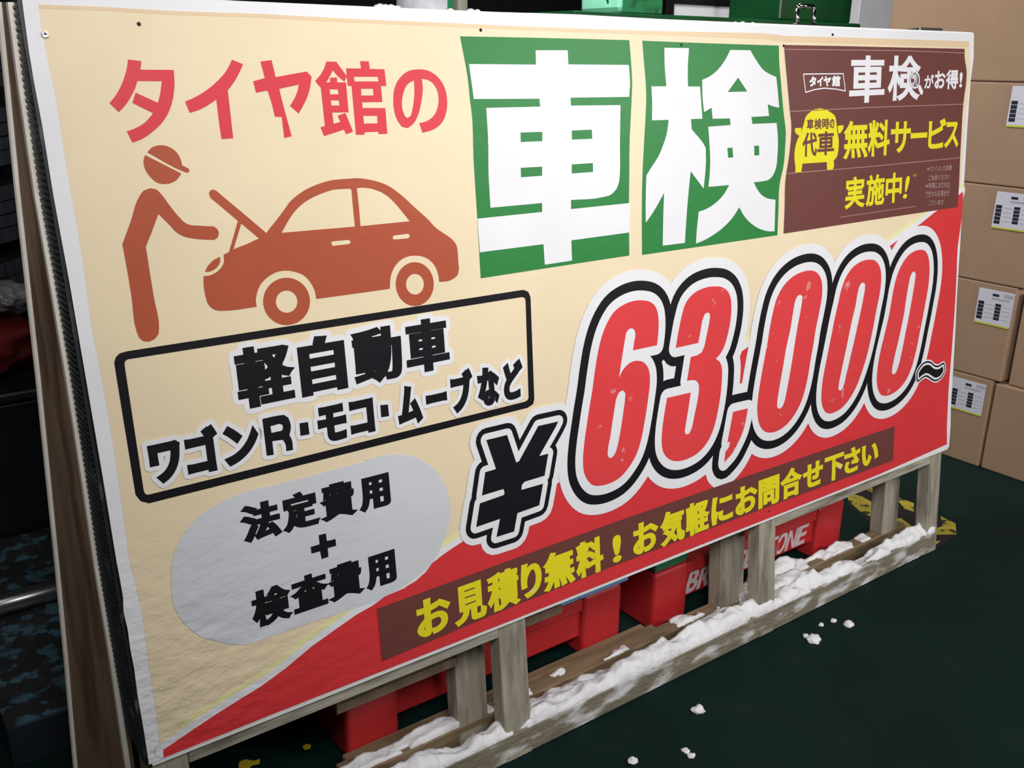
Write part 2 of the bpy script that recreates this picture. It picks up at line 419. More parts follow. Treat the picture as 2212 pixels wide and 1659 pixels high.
# cream field
cream = c(A, (330, 38), (900, 60), (1500, 95), (2212, 118)) + c(B, (1000, 160), (2000, 203)) + c(Cc, (600, 226), (1600, 262)) + c(D4, (0, 283), (160, 305), (880, 325), (1742, 352), (1750, 480), (1752, 600), (1735, 800), (1712, 1000), (1685, 1400), (1665, 1659)) \
    + [(2066, 500), (2060, 640), (1900, 1000), (1000, 1340), (345, 1618)] + c(C7, (1350, 1330), (1330, 1150), (1265, 750), (1220, 380), (1150, 50)) + c(C6, (1110, 1659), (1040, 1150), (980, 720), (915, 330), (855, 0)) + c(Mm, (780, 1200), (700, 600), (595, 0)) + c(A, (540, 1250), (470, 800), (395, 450), (352, 250))
place('cream_field', region(pos=[toUV(cream, False)]), 0, CREAM)
tanb = c(A, (330, 38), (900, 60), (1500, 95), (2212, 118)) + c(B, (1000, 160), (2000, 203)) + c(Cc, (600, 226), (1600, 262)) + c(D4, (0, 283), (160, 305), (880, 325), (1742, 352))
tanb2 = [(x, y + (8 if x < 1600 else 13)) for x, y in tanb][::-1]
place('tan_band', region(pos=[toUV(tanb + tanb2, False)]), 1, TAN)

# pale grey rounded panel
blob = c(Uu, (135, 1350), (150, 1150), (210, 980), (300, 830), (430, 700), (600, 590), (780, 500), (1200, 392), (1700, 262), (2100, 158)) + c(Vv, (900, 300), (1200, 232), (1400, 232), (1560, 270), (1700, 360), (1820, 480), (1900, 640), (1945, 820), (1945, 960), (1900, 1150), (1840, 1320), (1700, 1560)) + [(900, 1245), (830, 1290)] \
    + c(Ww, (1640, 722), (1300, 830), (900, 968), (700, 1040), (580, 1068), (450, 1065), (330, 1037), (200, 985)) + c(C7, (1850, 578), (1700, 530), (1580, 430), (1490, 290), (1465, 150))
BLOB_UV = toUV(blob, True, 60)

# red lower field with its white and pale yellow fringe
redtop = c(C7, (1390, 1500), (1640, 1330), (1850, 1190), (2212, 965)) + c(Ww, (700, 1518), (1000, 1300), (1250, 1090), (1500, 910), (1700, 770), (1860, 680), (1980, 590), (2212, 492)) + c(Xx, (420, 320), (540, 250), (640, 160), (720, 50), (800, 0)) \
    + c(Vv, (1680, 1560), (1750, 1500), (1950, 1360), (2095, 1265)) + [(1180, 1060), (1400, 905), (1602, 758), (1924, 529), (1989, 482), (2016, 460), (2079, 414)]
swoosh = c(C7, (1390, 1500), (1640, 1330), (1850, 1190), (2212, 965)) + c(Ww, (700, 1518), (1000, 1300), (1250, 1090), (1500, 910), (1700, 770), (1860, 680), (1980, 590)) + [(900, 1236), (998, 1169), (1180, 1060), (1400, 905), (1602, 758), (1924, 529), (1989, 482), (2016, 460), (2077, 416)]
sw = [uv(p) for p in swoosh]
place('pale_yellow_fringe', region(strokes=[([(u - 0.002, v + 0.004) for u, v in sw[1:]], 0.0145)]), 2, PALEY)
place('white_fringe', region(strokes=[(sw, 0.0105)]), 3, WHITE)
redout = redtop + [(2077.5, 460), (2067.5, 535)] + c(Kk, (2115, 720), (2110, 900), (2090, 1300), (2067, 1655)) + c(Ll, (2040, 500), (1990, 1100), (1965, 1659)) + c(Zz, (2140, 366)) + [(1900, 1023.5), (1700, 1103), (1500, 1181.5), (1300, 1261.5), (1100, 1341), (850, 1439), (600, 1537), (353, 1636)]
place('pale_grey_panel', region(pos=[BLOB_UV]), 3.5, BLOB)
place('red_field', region(pos=[toUV(redout, False)]), 4, RED)

# red heading
ta = toUV(c(A, (1090, 508), (1205, 522), (1196, 595), (1480, 597), (1487, 700), (1480, 800), (1462, 890), (1420, 990), (1360, 1070), (1280, 1140), (1200, 1190), (1128, 1217), (1080, 1122), (1150, 1095), (1215, 1060), (1265, 1015), (1305, 965), (1128, 878), (1155, 790), (1345, 877), (1365, 800), (1378, 692), (1170, 692), (1150, 755), (1115, 825), (1070, 895), (1012, 957), (932, 880), (985, 815), (1030, 735), (1062, 650), (1082, 575)))
i_ = toUV(c(A, (1978, 510), (2072, 548), (2040, 620), (1995, 700), (1942, 772), (1988, 1180), (1888, 1186), (1868, 1050), (1843, 850), (1760, 905), (1690, 940), (1617, 963), (1577, 868), (1680, 820), (1780, 755), (1860, 685), (1925, 610)))
ya = toUV(c(B, (245, 525), (340, 513), (375, 658), (640, 610), (681, 655), (665, 760), (635, 850), (572, 968), (497, 903), (535, 840), (560, 780), (572, 722), (405, 758), (430, 860), (512, 1163), (448, 1177), (427, 998), (368, 996), (340, 880), (305, 772), (207, 792), (183, 693), (282, 667)), thr=30)
for nm, s_ in (('red_letter', ta), ('red_letter', i_), ('red_letter', ya)): place(nm, region(pos=[s_]), 2, LETR)
f_ = lambda *p: toUV(p[0], False)
kp = [c(B, (808, 525), (892, 527), (930, 580), (983, 650), (962, 697), (905, 650), (862, 600), (840, 645), (815, 690), (758, 748), (712, 692), (760, 635), (790, 580)), c(B, (838, 664), (897, 660), (900, 708), (838, 708)),
      c(B, (758, 703), (975, 703), (997, 958), (857, 960), (870, 1056), (927, 1040), (903, 988), (970, 963), (1035, 1123), (975, 1146), (958, 1105), (787, 1161), (758, 1085), (795, 1075), (760, 745)),
      c(B, (1095, 522), (1170, 524), (1177, 588), (1303, 592), (1319, 733), (1273, 733), (1285, 870), (1113, 873), (1117, 922), (1310, 922), (1328, 1141), (1253, 1144), (1250, 1123), (1133, 1128), (1133, 1148), (1060, 1150), (1022, 733), (990, 733), (975, 583), (1103, 585))]
kn = [c(B, (836, 762), (905, 762), (912, 805), (840, 805)), c(B, (845, 856), (913, 856), (920, 900), (850, 900)), c(B, (1043, 655), (1245, 655), (1253, 695), (1048, 695)), c(B, (1103, 757), (1205, 757), (1210, 815), (1106, 815)), c(B, (1122, 988), (1240, 988), (1245, 1052), (1128, 1055))]
place('red_letter', region(pos=[toUV(p, False) for p in kp], neg=[toUV(p, False) for p in kn]), 2, LETR)
no_o = toUV(c(B, (1600, 1052), (1670, 1030), (1725, 985), (1755, 920), (1765, 850), (1755, 780), (1720, 715), (1680, 685), (1622, 672), (1630, 760), (1615, 880), (1590, 980), (1545, 1060), (1500, 1093), (1450, 1080), (1410, 1020), (1385, 940), (1378, 850), (1390, 750), (1430, 670), (1500, 610), (1590, 592), (1680, 605), (1760, 660), (1815, 745), (1838, 860), (1830, 960), (1790, 1050), (1720, 1105), (1628, 1133)))
no_h = toUV(c(B, (1555, 685), (1500, 720), (1465, 790), (1452, 870), (1458, 940), (1480, 995), (1500, 1008), (1530, 985), (1548, 900), (1558, 800)))
place('red_letter', region(pos=[no_o], neg=[no_h]), 2, LETR)

# two big white characters on green tiles
g1 = c(Cc, (52, 310), (800, 325), (1495, 343), (1512, 550), (1520, 700), (1515, 850), (1497, 1250), (1497, 1640)) + c(Dd, (1655, 500), (1650, 900), (1653, 1405), (900, 1520), (252, 1620), (220, 1058), (185, 500), (160, 0)) + c(Cc, (140, 880), (122, 700), (100, 560), (75, 430))
g2 = c(Ee, (107, 115), (1000, 150), (1988, 182), (1992, 400), (2018, 700), (2058, 1150), (2082, 1350), (2072, 1620)) + c(Ff, (1985, 300), (1920, 640), (1910, 900), (1895, 1278), (1000, 1410), (100, 1540), (98, 1000), (105, 500), (130, 0)) + c(Ee, (155, 1100), (162, 900), (155, 700), (130, 400))
place('green_tile', region(pos=[toUV(g1, True, 30)]), 2, GREEN)
place('green_tile', region(pos=[toUV(g2, True, 30)]), 2, GREEN)
k1 = c(Cc, (695, 430), (968, 430), (975, 550), (1490, 555), (1500, 690), (1494, 827), (993, 834), (997, 902), (1419, 897)) + c(Dd, (1563, 400), (1563, 620), (1555, 710), (1530, 780), (1480, 830), (1400, 855), (1102, 882), (1102, 968), (1660, 910), (1653, 1188), (1105, 1262), (1112, 1453), (855, 1492), (843, 1298), (243, 1375), (220, 1058), (830, 995), (830, 910), (343, 955), (325, 640), (320, 300), (302, 14)) + c(Cc, (735, 910), (727, 843), (168, 845), (148, 700), (127, 547), (698, 552))
k1n = [c(Cc, (566, 1131), (752, 1125), (752, 1205), (568, 1213)), c(Cc, (1003, 1114), (1175, 1106), (1178, 1184), (1005, 1192)), c(Cc, (568, 1432), (751, 1422), (751, 1500), (570, 1513)), c(Cc, (1003, 1403), (1184, 1391), (1185, 1467), (1003, 1481))]
place('white_character', region(pos=[toUV(k1, True, 28)], neg=[toUV(p, False) for p in k1n]), 3, WHITE)
k2a = c(Ee, (408, 212), (748, 218), (735, 400), (730, 600), (735, 745), (900, 748), (915, 950), (932, 1190), (775, 1195), (785, 1335), (975, 1585)) + c(Ff, (942, 120), (945, 300), (915, 660), (743, 430), (715, 700), (690, 1000), (665, 1380), (372, 1417), (380, 1000), (390, 715), (300, 880), (220, 1010), (147, 1113), (145, 900), (150, 640), (155, 485), (220, 380), (320, 220)) + c(Ee, (400, 1530), (440, 1400), (468, 1205), (238, 1212), (240, 950), (230, 745), (437, 743), (415, 500))
k2b = c(Ee, (1318, 242), (1592, 247), (1700, 425), (1780, 525), (1860, 575), (1950, 615), (1970, 800), (1990, 1037), (1910, 1020), (1833, 990), (1850, 1153), (1608, 1165), (1620, 1262), (1955, 1248), (1972, 1450)) + c(Ff, (1895, 200), (1870, 400), (1830, 490), (1780, 540), (1710, 560), (1580, 577), (1620, 660), (1680, 740), (1750, 785), (1868, 808), (1862, 1000), (1855, 1228), (1750, 1222), (1640, 1185), (1530, 1110), (1450, 1020), (1387, 907), (1310, 1030), (1180, 1170), (1050, 1270), (930, 1340), (813, 1390), (825, 1200), (850, 967), (950, 930), (1080, 845), (1180, 740), (1255, 612), (978, 637), (1000, 400), (988, 0)) \
    + c(Ee, (1012, 1300), (1320, 1278), (1312, 1185), (1073, 1190), (1060, 1037), (955, 1100), (935, 900), (930, 655), (1010, 620), (1130, 530), (1240, 390))
k2n = [c(Ee, (1425, 622), (1550, 815), (1280, 823)), c(Ff, (1228, 120), (1297, 117), (1308, 245), (1240, 252)), c(Ff, (1585, 93), (1650, 90), (1653, 217), (1588, 222))]
place('white_character', region(pos=[toUV(k2a, True, 28), toUV(k2b, True, 28)], neg=[toUV(p, False) for p in k2n]), 3, WHITE)

# pictogram: stooping figure
mb = toUV(c(Mm, (1200, 75), (1225, 45), (1280, 25), (1330, 35), (1360, 60), (1440, 165), (1530, 275), (1585, 325), (1620, 338), (1700, 345), (1820, 352), (1850, 370), (1865, 400), (1860, 440), (1830, 465), (1780, 465), (1650, 455), (1570, 438), (1515, 410), (1440, 335), (1350, 245), (1300, 380), (1243, 525), (1270, 700), (1310, 950), (1355, 1230), (1350, 1270), (1320, 1310), (1270, 1335), (1220, 1330), (1185, 1300), (1165, 1250), (1120, 950), (1070, 650), (1042, 505), (1110, 320)), True, 26)
mcap = toUV(c(A, (1255, 1300), (1290, 1262), (1340, 1242), (1390, 1240), (1450, 1258), (1510, 1305), (1540, 1360), (1553, 1410), (1610, 1440), (1615, 1460), (1600, 1475), (1570, 1465)), True, 50)
mface = toUV(c(A, (1235, 1322), (1545, 1480), (1510, 1530), (1460, 1560), (1400, 1570), (1340, 1558), (1280, 1510), (1235, 1440), (1222, 1380)), True, 60)
place('figure_pictogram', region(pos=[mb, mcap, mface]), 2, RUST)
# pictogram: car with its bonnet up
car = c(N_, (1210, 922), (1350, 740), (1470, 580), (1560, 455), (1700, 335), (1850, 245), (2000, 185), (2150, 140)) + c(Oo, (100, 135), (250, 118), (400, 108), (500, 103), (640, 120), (800, 155), (950, 215), (1080, 300), (1200, 400), (1350, 540), (1550, 720), (1650, 830), (1750, 905), (1850, 970), (1930, 1040), (1975, 1110), (1988, 1180), (2000, 1350), (2008, 1470), (1990, 1550), (1930, 1600), (1860, 1635), (1715, 1650), (1700, 1540), (1660, 1430), (1590, 1340), (1480, 1275), (1350, 1258), (1220, 1280), (1110, 1350), (1030, 1460), (990, 1580)) + c(Rr, (652, 570)) \
    + c(Q_, (1955, 592), (1930, 470), (1870, 350), (1780, 250), (1650, 190), (1520, 168), (1380, 185), (1230, 265), (1120, 380), (1065, 520), (1052, 640), (1065, 708), (570, 768), (480, 765), (390, 725), (335, 660), (305, 570), (270, 350), (272, 250), (360, 240), (450, 200), (530, 130), (570, 60)) + c(N_, (572, 1243), (650, 1205), (715, 1168), (930, 1080), (1100, 1003), (1180, 980))
bon = c(N_, (350, 330), (370, 285), (415, 270), (460, 290), (890, 650), (1210, 922), (1180, 985), (1100, 1003), (830, 775), (785, 740), (375, 395))
prop = c(N_, (785, 740), (835, 775), (715, 1172), (650, 1207))
eye = c(N_, (515, 1275), (420, 1325), (350, 1395), (310, 1455), (292, 1500), (350, 1498), (430, 1465), (490, 1410), (520, 1340))
def ell(crop, cx_, cy_, rx, ry, n=40): return [uv(p) for p in c(crop, *[(cx_ + rx * math.cos(t * 2 * math.pi / n), cy_ + ry * math.sin(t * 2 * math.pi / n)) for t in range(n)])]
wf = c(N_, (1435, 918), (1520, 765), (1640, 590), (1750, 485), (1880, 400), (2010, 340), (2150, 290)) + c(Oo, (100, 283), (200, 268), (300, 262), (385, 258), (405, 275), (430, 560), (458, 825))
wr = c(Oo, (485, 250), (560, 243), (680, 255), (800, 290), (930, 360), (1040, 460), (1160, 600), (1275, 745), (540, 818), (515, 520))
h1 = c(Oo, (105, 1070), (115, 1045), (360, 1022), (390, 1040), (392, 1065), (370, 1085), (130, 1112), (110, 1095))
h2 = c(Oo, (1018, 990), (1035, 958), (1245, 930), (1275, 950), (1272, 980), (1250, 1000), (1050, 1018), (1025, 1010))
place('car_pictogram', region(pos=[toUV(car, True, 36), toUV(bon, False), toUV(prop, False), toUV(eye, True)], neg=[toUV(wf, True, 34), toUV(wr, True, 34), toUV(h1, False), toUV(h2, False)]), 2, RUST)
place('wheel_pictogram', region(pos=[ell(Q_, 1510, 628, 350, 353)], neg=[ell(Q_, 1511, 631, 161, 166)]), 2, RUST)
place('wheel_pictogram', region(pos=[ell(Rr, 900, 523, 189, 218)], neg=[ell(Rr, 902, 524, 89, 103)]), 2, RUST)

# black rounded frame and the lettering inside it
fo = c(Ss, (75, 385), (90, 330), (130, 290), (200, 270)) + c(Rr, (1980, 580), (2030, 600), (2052, 655)) + c(Tt, (2182, 930), (2170, 980), (2115, 1017)) + c(C6, (1270, 1133), (1200, 1115), (1155, 1060))
fi = c(Ss, (178, 405), (182, 370), (210, 350)) + c(Rr, (1970, 652), (1995, 662), (2003, 690)) + c(Tt, (2125, 915), (2115, 940), (2085, 957)) + c(C6, (1262, 1060), (1238, 1053), (1225, 1025))
place('black_frame', region(pos=[toUV(fo, False)], neg=[toUV(fi, False)]), 2, BLACK)
print_line('black_lettering', [('軽', 509, 632), ('自', 645, 746), ('動', 762, 867), ('車', 875, 968)], ((531, 750), (919, 688)), ((547, 881), (925, 802)), 0.0049, 3, BLACK, halo=0.0070, y0=-0.082, y1=0.842, gy=0.0027)
print_line('black_lettering', [('ワ', 322, 391), ('ゴ', 400, 471), ('ン', 483, 558), ('モ', 685, 747), ('コ', 754, 806.5), ('ム', 857, 909.6), ('ー', 918.7, 964), ('ブ', 973, 1020), ('な', 1030.5, 1077), ('ど', 1086, 1128)],
           ((353, 945), (1109, 780)), ((356, 1043), (1105, 864)), 0.0036, 5, BLACK, halo=0.0058, y0=-0.05, y1=0.80, gy=0.0034)
let_r = toUV(c(Ss, (1545, 942), (1690, 910), (1760, 900), (1805, 930), (1826, 990), (1828, 1050), (1815, 1100), (1840, 1150), (1852, 1250), (1785, 1262), (1775, 1190), (1750, 1150), (1700, 1155), (1645, 1165), (1660, 1298), (1590, 1308)), True, 34)
let_rh = toUV(c(Ss, (1627, 1015), (1715, 990), (1745, 1000), (1752, 1030), (1740, 1058), (1637, 1080)), False)
for sh_, ho_ in ((let_r, [let_rh]), (toUV(c(Ss, (1915, 985), (2000, 972), (2015, 1095), (1925, 1110)), False), []), (toUV(c(Tt, (645, 990), (722, 982), (733, 1098), (655, 1110)), False), [])):
    place('black_letter_outline', region(pos=[sh_], grow=0.0058, k=5), 5, WHITE)
    place('black_letter', region(pos=[sh_], neg=ho_), 6, BLACK)
print_line('black_lettering', [('法', 521, 604), ('定', 609, 686), ('費', 693, 765), ('用', 774, 841)], ((568, 1082), (836, 1014)), ((535, 1173), (837, 1091)), 0.0038, 4, BLACK, gy=0.0021)
place('plus_sign', region(pos=[toUV(c(Uu, (1600, 900), (1672, 882), (1682, 958), (1768, 937), (1775, 1005), (1690, 1030), (1698, 1115), (1630, 1138), (1615, 1060), (1530, 1083), (1520, 1018), (1610, 990)), False)]), 5, BLACK)
print_line('black_lettering', [('検', 543, 626), ('査', 630, 706), ('費', 710, 781), ('用', 789, 853.6)], ((597.5, 1262), (847.5, 1180)), ((562.8, 1354), (850, 1256)), 0.0038, 4, BLACK, gy=0.0021)

# price with its three outlines
six = toUV(c(Gg, (930, 490), (1010, 510), (1065, 560), (1095, 640), (1105, 740), (1100, 900), (1085, 1025), (800, 1085), (815, 980), (828, 900), (820, 850), (800, 828), (775, 822), (740, 845), (718, 880), (705, 950), (680, 1100), (632, 1410), (670, 1335), (730, 1260), (800, 1217), (870, 1210), (930, 1230), (975, 1285), (998, 1360), (1002, 1430)) + c(Hh, (1002, 150), (985, 300), (940, 600), (890, 850), (840, 1000), (760, 1140), (650, 1270), (520, 1345), (400, 1373), (320, 1365), (260, 1310), (215, 1210), (203, 1080), (215, 900), (250, 640), (280, 440)) + c(Gg, (310, 1590), (345, 1330), (400, 1020), (440, 880), (500, 740), (580, 620), (680, 545), (790, 500)))
six_h = toUV(c(Hh, (680, 238), (705, 265), (705, 330), (690, 450), (650, 720), (615, 900), (590, 980), (555, 1030), (520, 1040), (500, 1010), (500, 950), (530, 780), (580, 450), (605, 320), (640, 255)), True, 60)
three = toUV(c(Gg, (1790, 322), (1870, 335), (1930, 380), (1965, 460), (1975, 560), (1965, 720), (1930, 900), (1880, 1060), (1840, 1130), (1790, 1185), (1840, 1230), (1862, 1300), (1862, 1420)) + c(Hh, (1850, 250), (1810, 500), (1760, 700), (1690, 850), (1590, 970), (1470, 1045), (1340, 1080), (1260, 1070), (1200, 1030), (1155, 950), (1143, 850), (1150, 700), (1180, 480), (1207, 325), (1490, 260), (1470, 400), (1425, 680), (1418, 730), (1430, 758), (1450, 760), (1475, 745), (1500, 690), (1530, 550), (1575, 330), (1588, 220), (1582, 160), (1560, 125), (1520, 113)) + c(Gg, (1445, 1449), (1490, 1163), (1560, 1145), (1620, 1110), (1650, 1040), (1680, 900), (1715, 720), (1720, 670), (1710, 640), (1685, 635), (1655, 655), (1630, 720), (1610, 830), (1580, 997), (1310, 1057), (1340, 880), (1380, 680), (1430, 520), (1520, 410), (1640, 345)))
comma = toUV(c(Hh, (1995, 492), (2172, 450), (2150, 580), (2115, 720), (2060, 850), (1990, 980), (1890, 1095), (1905, 968), (1945, 915), (1960, 850), (1928, 855), (1950, 740)), True, 30)
z1 = toUV(c(Ii, (1420, 443), (1500, 455), (1560, 505), (1600, 590), (1613, 700), (1605, 850), (1570, 1050), (1510, 1350)) + c(Jj, (1485, 0), (1440, 250), (1390, 550), (1350, 720), (1290, 900), (1200, 1070), (1100, 1200), (990, 1290), (880, 1335), (800, 1338), (730, 1305), (680, 1230), (650, 1110), (643, 980), (655, 820), (700, 520), (795, 0)) + c(Ii, (830, 1300), (880, 1050), (920, 900), (980, 760), (1060, 640), (1180, 530), (1310, 465)), True, 50)
z1h = toUV(c(Ii, (1290, 805), (1318, 830), (1312, 900), (1290, 1040), (1250, 1250)) + c(Jj, (1205, 0), (1150, 350), (1080, 730), (1050, 870), (1010, 960), (975, 982), (945, 965), (940, 900), (960, 750), (1020, 400), (1090, 0)) + c(Ii, (1130, 1350), (1185, 1020), (1215, 880), (1245, 825)), True, 60)
z2 = toUV(c(Kk, (800, 695), (870, 705), (930, 760), (965, 860), (972, 980), (950, 1200), (900, 1450)) + c(Ll, (830, 300), (760, 600), (690, 830), (600, 1070), (500, 1250), (390, 1380), (280, 1450), (210, 1470), (150, 1455), (105, 1390), (82, 1290), (85, 1100), (120, 850), (170, 600), (230, 300), (290, 0)) + c(Kk, (330, 1350), (380, 1130), (440, 970), (530, 830), (650, 735)), True, 50)
z2h = toUV(c(Kk, (705, 1040), (730, 1065), (730, 1120), (710, 1250), (670, 1450)) + c(Ll, (600, 250), (520, 600), (450, 900), (420, 1030), (385, 1110), (355, 1127), (335, 1105), (340, 1040), (380, 830), (460, 450), (555, 0)) + c(Kk, (585, 1400), (620, 1200), (645, 1100), (675, 1050)), True, 60)
z3 = toUV(c(Kk, (1560, 548), (1620, 560), (1665, 620), (1688, 720), (1695, 850), (1675, 1100), (1640, 1300)) + c(Ll, (1600, 0), (1550, 250), (1490, 550), (1420, 800), (1350, 960), (1240, 1100), (1130, 1180), (1030, 1208), (970, 1190), (930, 1120), (908, 1000), (912, 850), (950, 600), (1020, 300), (1090, 0)) + c(Kk, (1120, 1350), (1165, 1100), (1210, 930), (1280, 770), (1370, 640), (1470, 570)), True, 50)
z3h = toUV(c(Kk, (1465, 872), (1485, 900), (1480, 980), (1455, 1150), (1420, 1350)) + c(Ll, (1390, 0), (1330, 300), (1270, 600), (1220, 790), (1190, 860), (1160, 885), (1135, 870), (1135, 820), (1160, 680), (1230, 380), (1310, 0)) + c(Kk, (1350, 1250), (1385, 1050), (1410, 940), (1440, 885)), True, 60)
yen = toUV(c(Yy, (313, 413), (520, 362), (612, 637), (640, 622), (830, 273), (1030, 228), (1000, 290), (840, 572), (930, 548), (893, 768), (695, 827), (667, 860), (663, 908), (878, 847), (840, 1062), (623, 1140), (590, 1322), (415, 1377), (450, 1197), (213, 1278), (250, 1042), (490, 958), (495, 930), (483, 900), (270, 965), (303, 733), (410, 700)), False)
tilde = toUV(c(Ll, (1530, 940), (1528, 865), (1570, 800), (1610, 760), (1660, 743), (1700, 752), (1740, 790), (1790, 810), (1840, 800), (1890, 765), (1897, 830), (1870, 880), (1820, 925), (1780, 935), (1730, 910), (1670, 872), (1640, 868), (1590, 890)), True, 50)
digits = [six, three, comma, z1, z2, z3]
Lp = 7
place('price_backing', region(pos=digits, grow=0.0500, k=8), Lp, WHITE, label='white die-cut backing of the price')
place('price_outline', region(pos=digits, grow=0.0320, k=8), Lp + 2, BLACK)
place('price_inner_outline', region(pos=digits, grow=0.0160, k=8), Lp + 3, WHITE)
place('price_digit', region(pos=[six], neg=[six_h]), Lp + 4, PRED)
place('price_digit', region(pos=[three]), Lp + 4, PRED)
place('price_comma', region(pos=[comma]), Lp + 4, PRED)
for z, zh in ((z1, z1h), (z2, z2h), (z3, z3h)): place('price_digit', region(pos=[z], neg=[zh]), Lp + 4, PRED)
place('yen_backing', region(pos=[yen], grow=0.0290, k=8), Lp + 1, WHITE)
place('yen_outline', region(pos=[yen], grow=0.0185, k=8), Lp + 2, BLACK)
place('yen_inner_outline', region(pos=[yen], grow=0.0100, k=8), Lp + 3, WHITE)
place('yen_sign', region(pos=[yen]), Lp + 4, BLACK)
place('wave_backing', region(pos=[tilde], grow=0.0115, k=6), Lp + 4, WHITE)
place('wave_outline', region(pos=[tilde], grow=0.0083, k=6), Lp + 5, BLACK)
place('wave_inner_outline', region(pos=[tilde], grow=0.0045, k=6), Lp + 6, WHITE)
place('wave_mark', region(pos=[tilde]), Lp + 7, BLACK)

# brown strip with yellow lettering
strip = [(813.6, 1312.8), (1300, 1135.5), (1600, 1031), (1929.8, 920), (1926, 994), (1580, 1122), (1330, 1218.5), (1116, 1303.5), (824.5, 1425.7)]
place('brown_strip', region(pos=[toUV(strip, False)]), Lp + 5, BROWN)
print_line('yellow_lettering', [('お', 897, 970), ('見', 979, 1047), ('積', 1050, 1118), ('り', 1122, 1167), ('無', 1172, 1238), ('料', 1241, 1300), ('!', 1320, 1338.6), ('お', 1364, 1418), ('気', 1423.6, 1476), ('軽', 1478, 1528), ('に', 1533, 1580), ('お', 1585, 1632),
            ('問', 1635, 1680), ('合', 1683, 1728), ('せ', 1731, 1774), ('下', 1777.5, 1819), ('さ', 1820, 1854.5), ('い', 1858, 1894)], ((1009, 1256), (1797, 978)), ((1009, 1343), (1797, 1037)), 0.0036, Lp + 6, YWORN, gy=0.0024)

# brown coupon panel
bp_ = c(BP, (15, 38), (700, 52), (1400, 68), (2065, 82), (2068, 200), (2088, 330), (2085, 450), (2062, 620), (2050, 720), (2032, 1000), (2015, 1320)) + c(BQ, (2010, 300), (1992, 605), (1300, 706), (60, 897), (72, 600), (80, 320), (95, 200)) + c(BP, (60, 1380), (88, 1150), (97, 950), (80, 780), (50, 450), (22, 150))
place('brown_panel', region(pos=[toUV(bp_, True, 30)]), Lp - 2, BROWN)
def line(pts, r, m, nm='thin_line', layer=Lp - 1): place(nm, region(strokes=[([uv(p) for p in pts], r)]), layer, m)
line(c(BP, (25, 88), (700, 95), (1400, 105), (2060, 130)), 0.0007, PINKL)
line(c(BP, (85, 795), (1000, 748), (2052, 712)), 0.0007, PINKL)
line(c(BP, (55, 1500), (1000, 1420), (2018, 1320)), 0.0007, PINKL)
line(c(BQ, (690, 715), (1520, 595)), 0.0006, PINKL)
print_line('white_lettering', [('車', 1833, 1909.5), ('検', 1916.5, 1985)], ((1868.5, 120), (1959.6, 120.5)), ((1874, 221.5), (1929, 218)), 0.0030, Lp - 1, WHITE, gy=0.0022)
rg = [uv(p) for p in c(BP, *[(1495 + 52 * math.cos(t * math.pi / 12), 435 + 92 * math.sin(t * math.pi / 12)) for t in range(25)])]
place('magnifier_lens', region(pos=[ell(BP, 1495, 435, 62, 102, 24)]), Lp, BROWN)
place('magnifier_ring', region(strokes=[(rg, 0.0017)]), Lp + 1, WHITE)
place('magnifier_handle', region(pos=[toUV(c(BP, (1535, 500), (1560, 495), (1592, 570), (1578, 608), (1560, 600), (1530, 525)), False)]), Lp, WHITE)
print_line('white_lettering', [('が', 1994.7, 2015)], ((1994, 161.5), (2020, 161)), ((1994, 193), (2020, 192)), 0.0009, Lp - 1, WHITE)
print_line('white_lettering', [('お', 2017, 2040), ('得', 2041.5, 2068), ('!', 2070.5, 2076.8)], ((2017, 152), (2076, 150)), ((2017, 194), (2076, 192)), 0.0013, Lp - 1, WHITE)
print_line('white_lettering', [('タ', 1746.6, 1761), ('イ', 1763, 1776), ('ヤ', 1776.5, 1793), ('館', 1795, 1813)], ((1746, 164.5), (1812, 163)), ((1746, 188.5), (1812, 187)), 0.0011, Lp - 1, WHITE)
line(c(BP, (230, 370), (683, 365), (707, 562), (600, 540), (470, 530), (360, 545), (255, 578), (230, 370)), 0.0010, WHITE, 'white_plate_outline')
cb = c(BP, (235, 930), (255, 860), (280, 825), (560, 818), (590, 850), (605, 920), (615, 1030), (632, 1120), (630, 1200), (605, 1320), (575, 1350), (575, 1430), (560, 1458), (500, 1460), (495, 1370), (220, 1388), (205, 1490), (140, 1495), (137, 1410), (128, 1340), (130, 1250), (160, 1120), (205, 1030))
cm1 = c(BP, (133, 985), (205, 980), (208, 1010), (192, 1072), (160, 1060), (135, 1030)); cm2 = c(BP, (618, 958), (685, 950), (685, 985), (660, 1030), (630, 1050), (622, 1010))
place('yellow_car_pictogram', region(pos=[toUV(cb, True, 45), toUV(cm1, False), toUV(cm2, False)]), Lp - 1, YELL)
print_line('brown_lettering', [('車', 1741, 1755.5), ('検', 1757, 1773), ('時', 1774, 1789.5), ('の', 1790.3, 1800.5)], ((1741, 257.5), (1790, 254.5)), ((1741, 280), (1790, 279)), 0.0006, Lp - 1, BROWN)
print_line('brown_lettering', [('代', 1731.5, 1763), ('車', 1764, 1800)], ((1732, 286.5), (1800, 282.5)), ((1732, 339), (1800, 334)), 0.0012, Lp - 1, BROWN)
print_line('yellow_lettering', [('無', 1821, 1873), ('料', 1873, 1920), ('サ', 1922, 1965), ('ー', 1965, 2001), ('ビ', 2003.5, 2041), ('ス', 2039, 2069)], ((1845.7, 261), (2054.5, 254)), ((1842, 342.5), (2053.6, 322)), 0.0021, Lp - 1, YELL)
print_line('yellow_lettering', [('実', 1824, 1865.6), ('施', 1869, 1908.6), ('中', 1911, 1946)], ((1845, 382), (1929, 373)), ((1845, 449.5), (1929, 438)), 0.0018, Lp - 1, YELL)
print_line('yellow_lettering', [('!', 1952, 1961)], ((1949, 371), (1966, 370)), ((1949, 434), (1966, 432)), 0.0010, Lp - 1, YELL, shear=0.22)
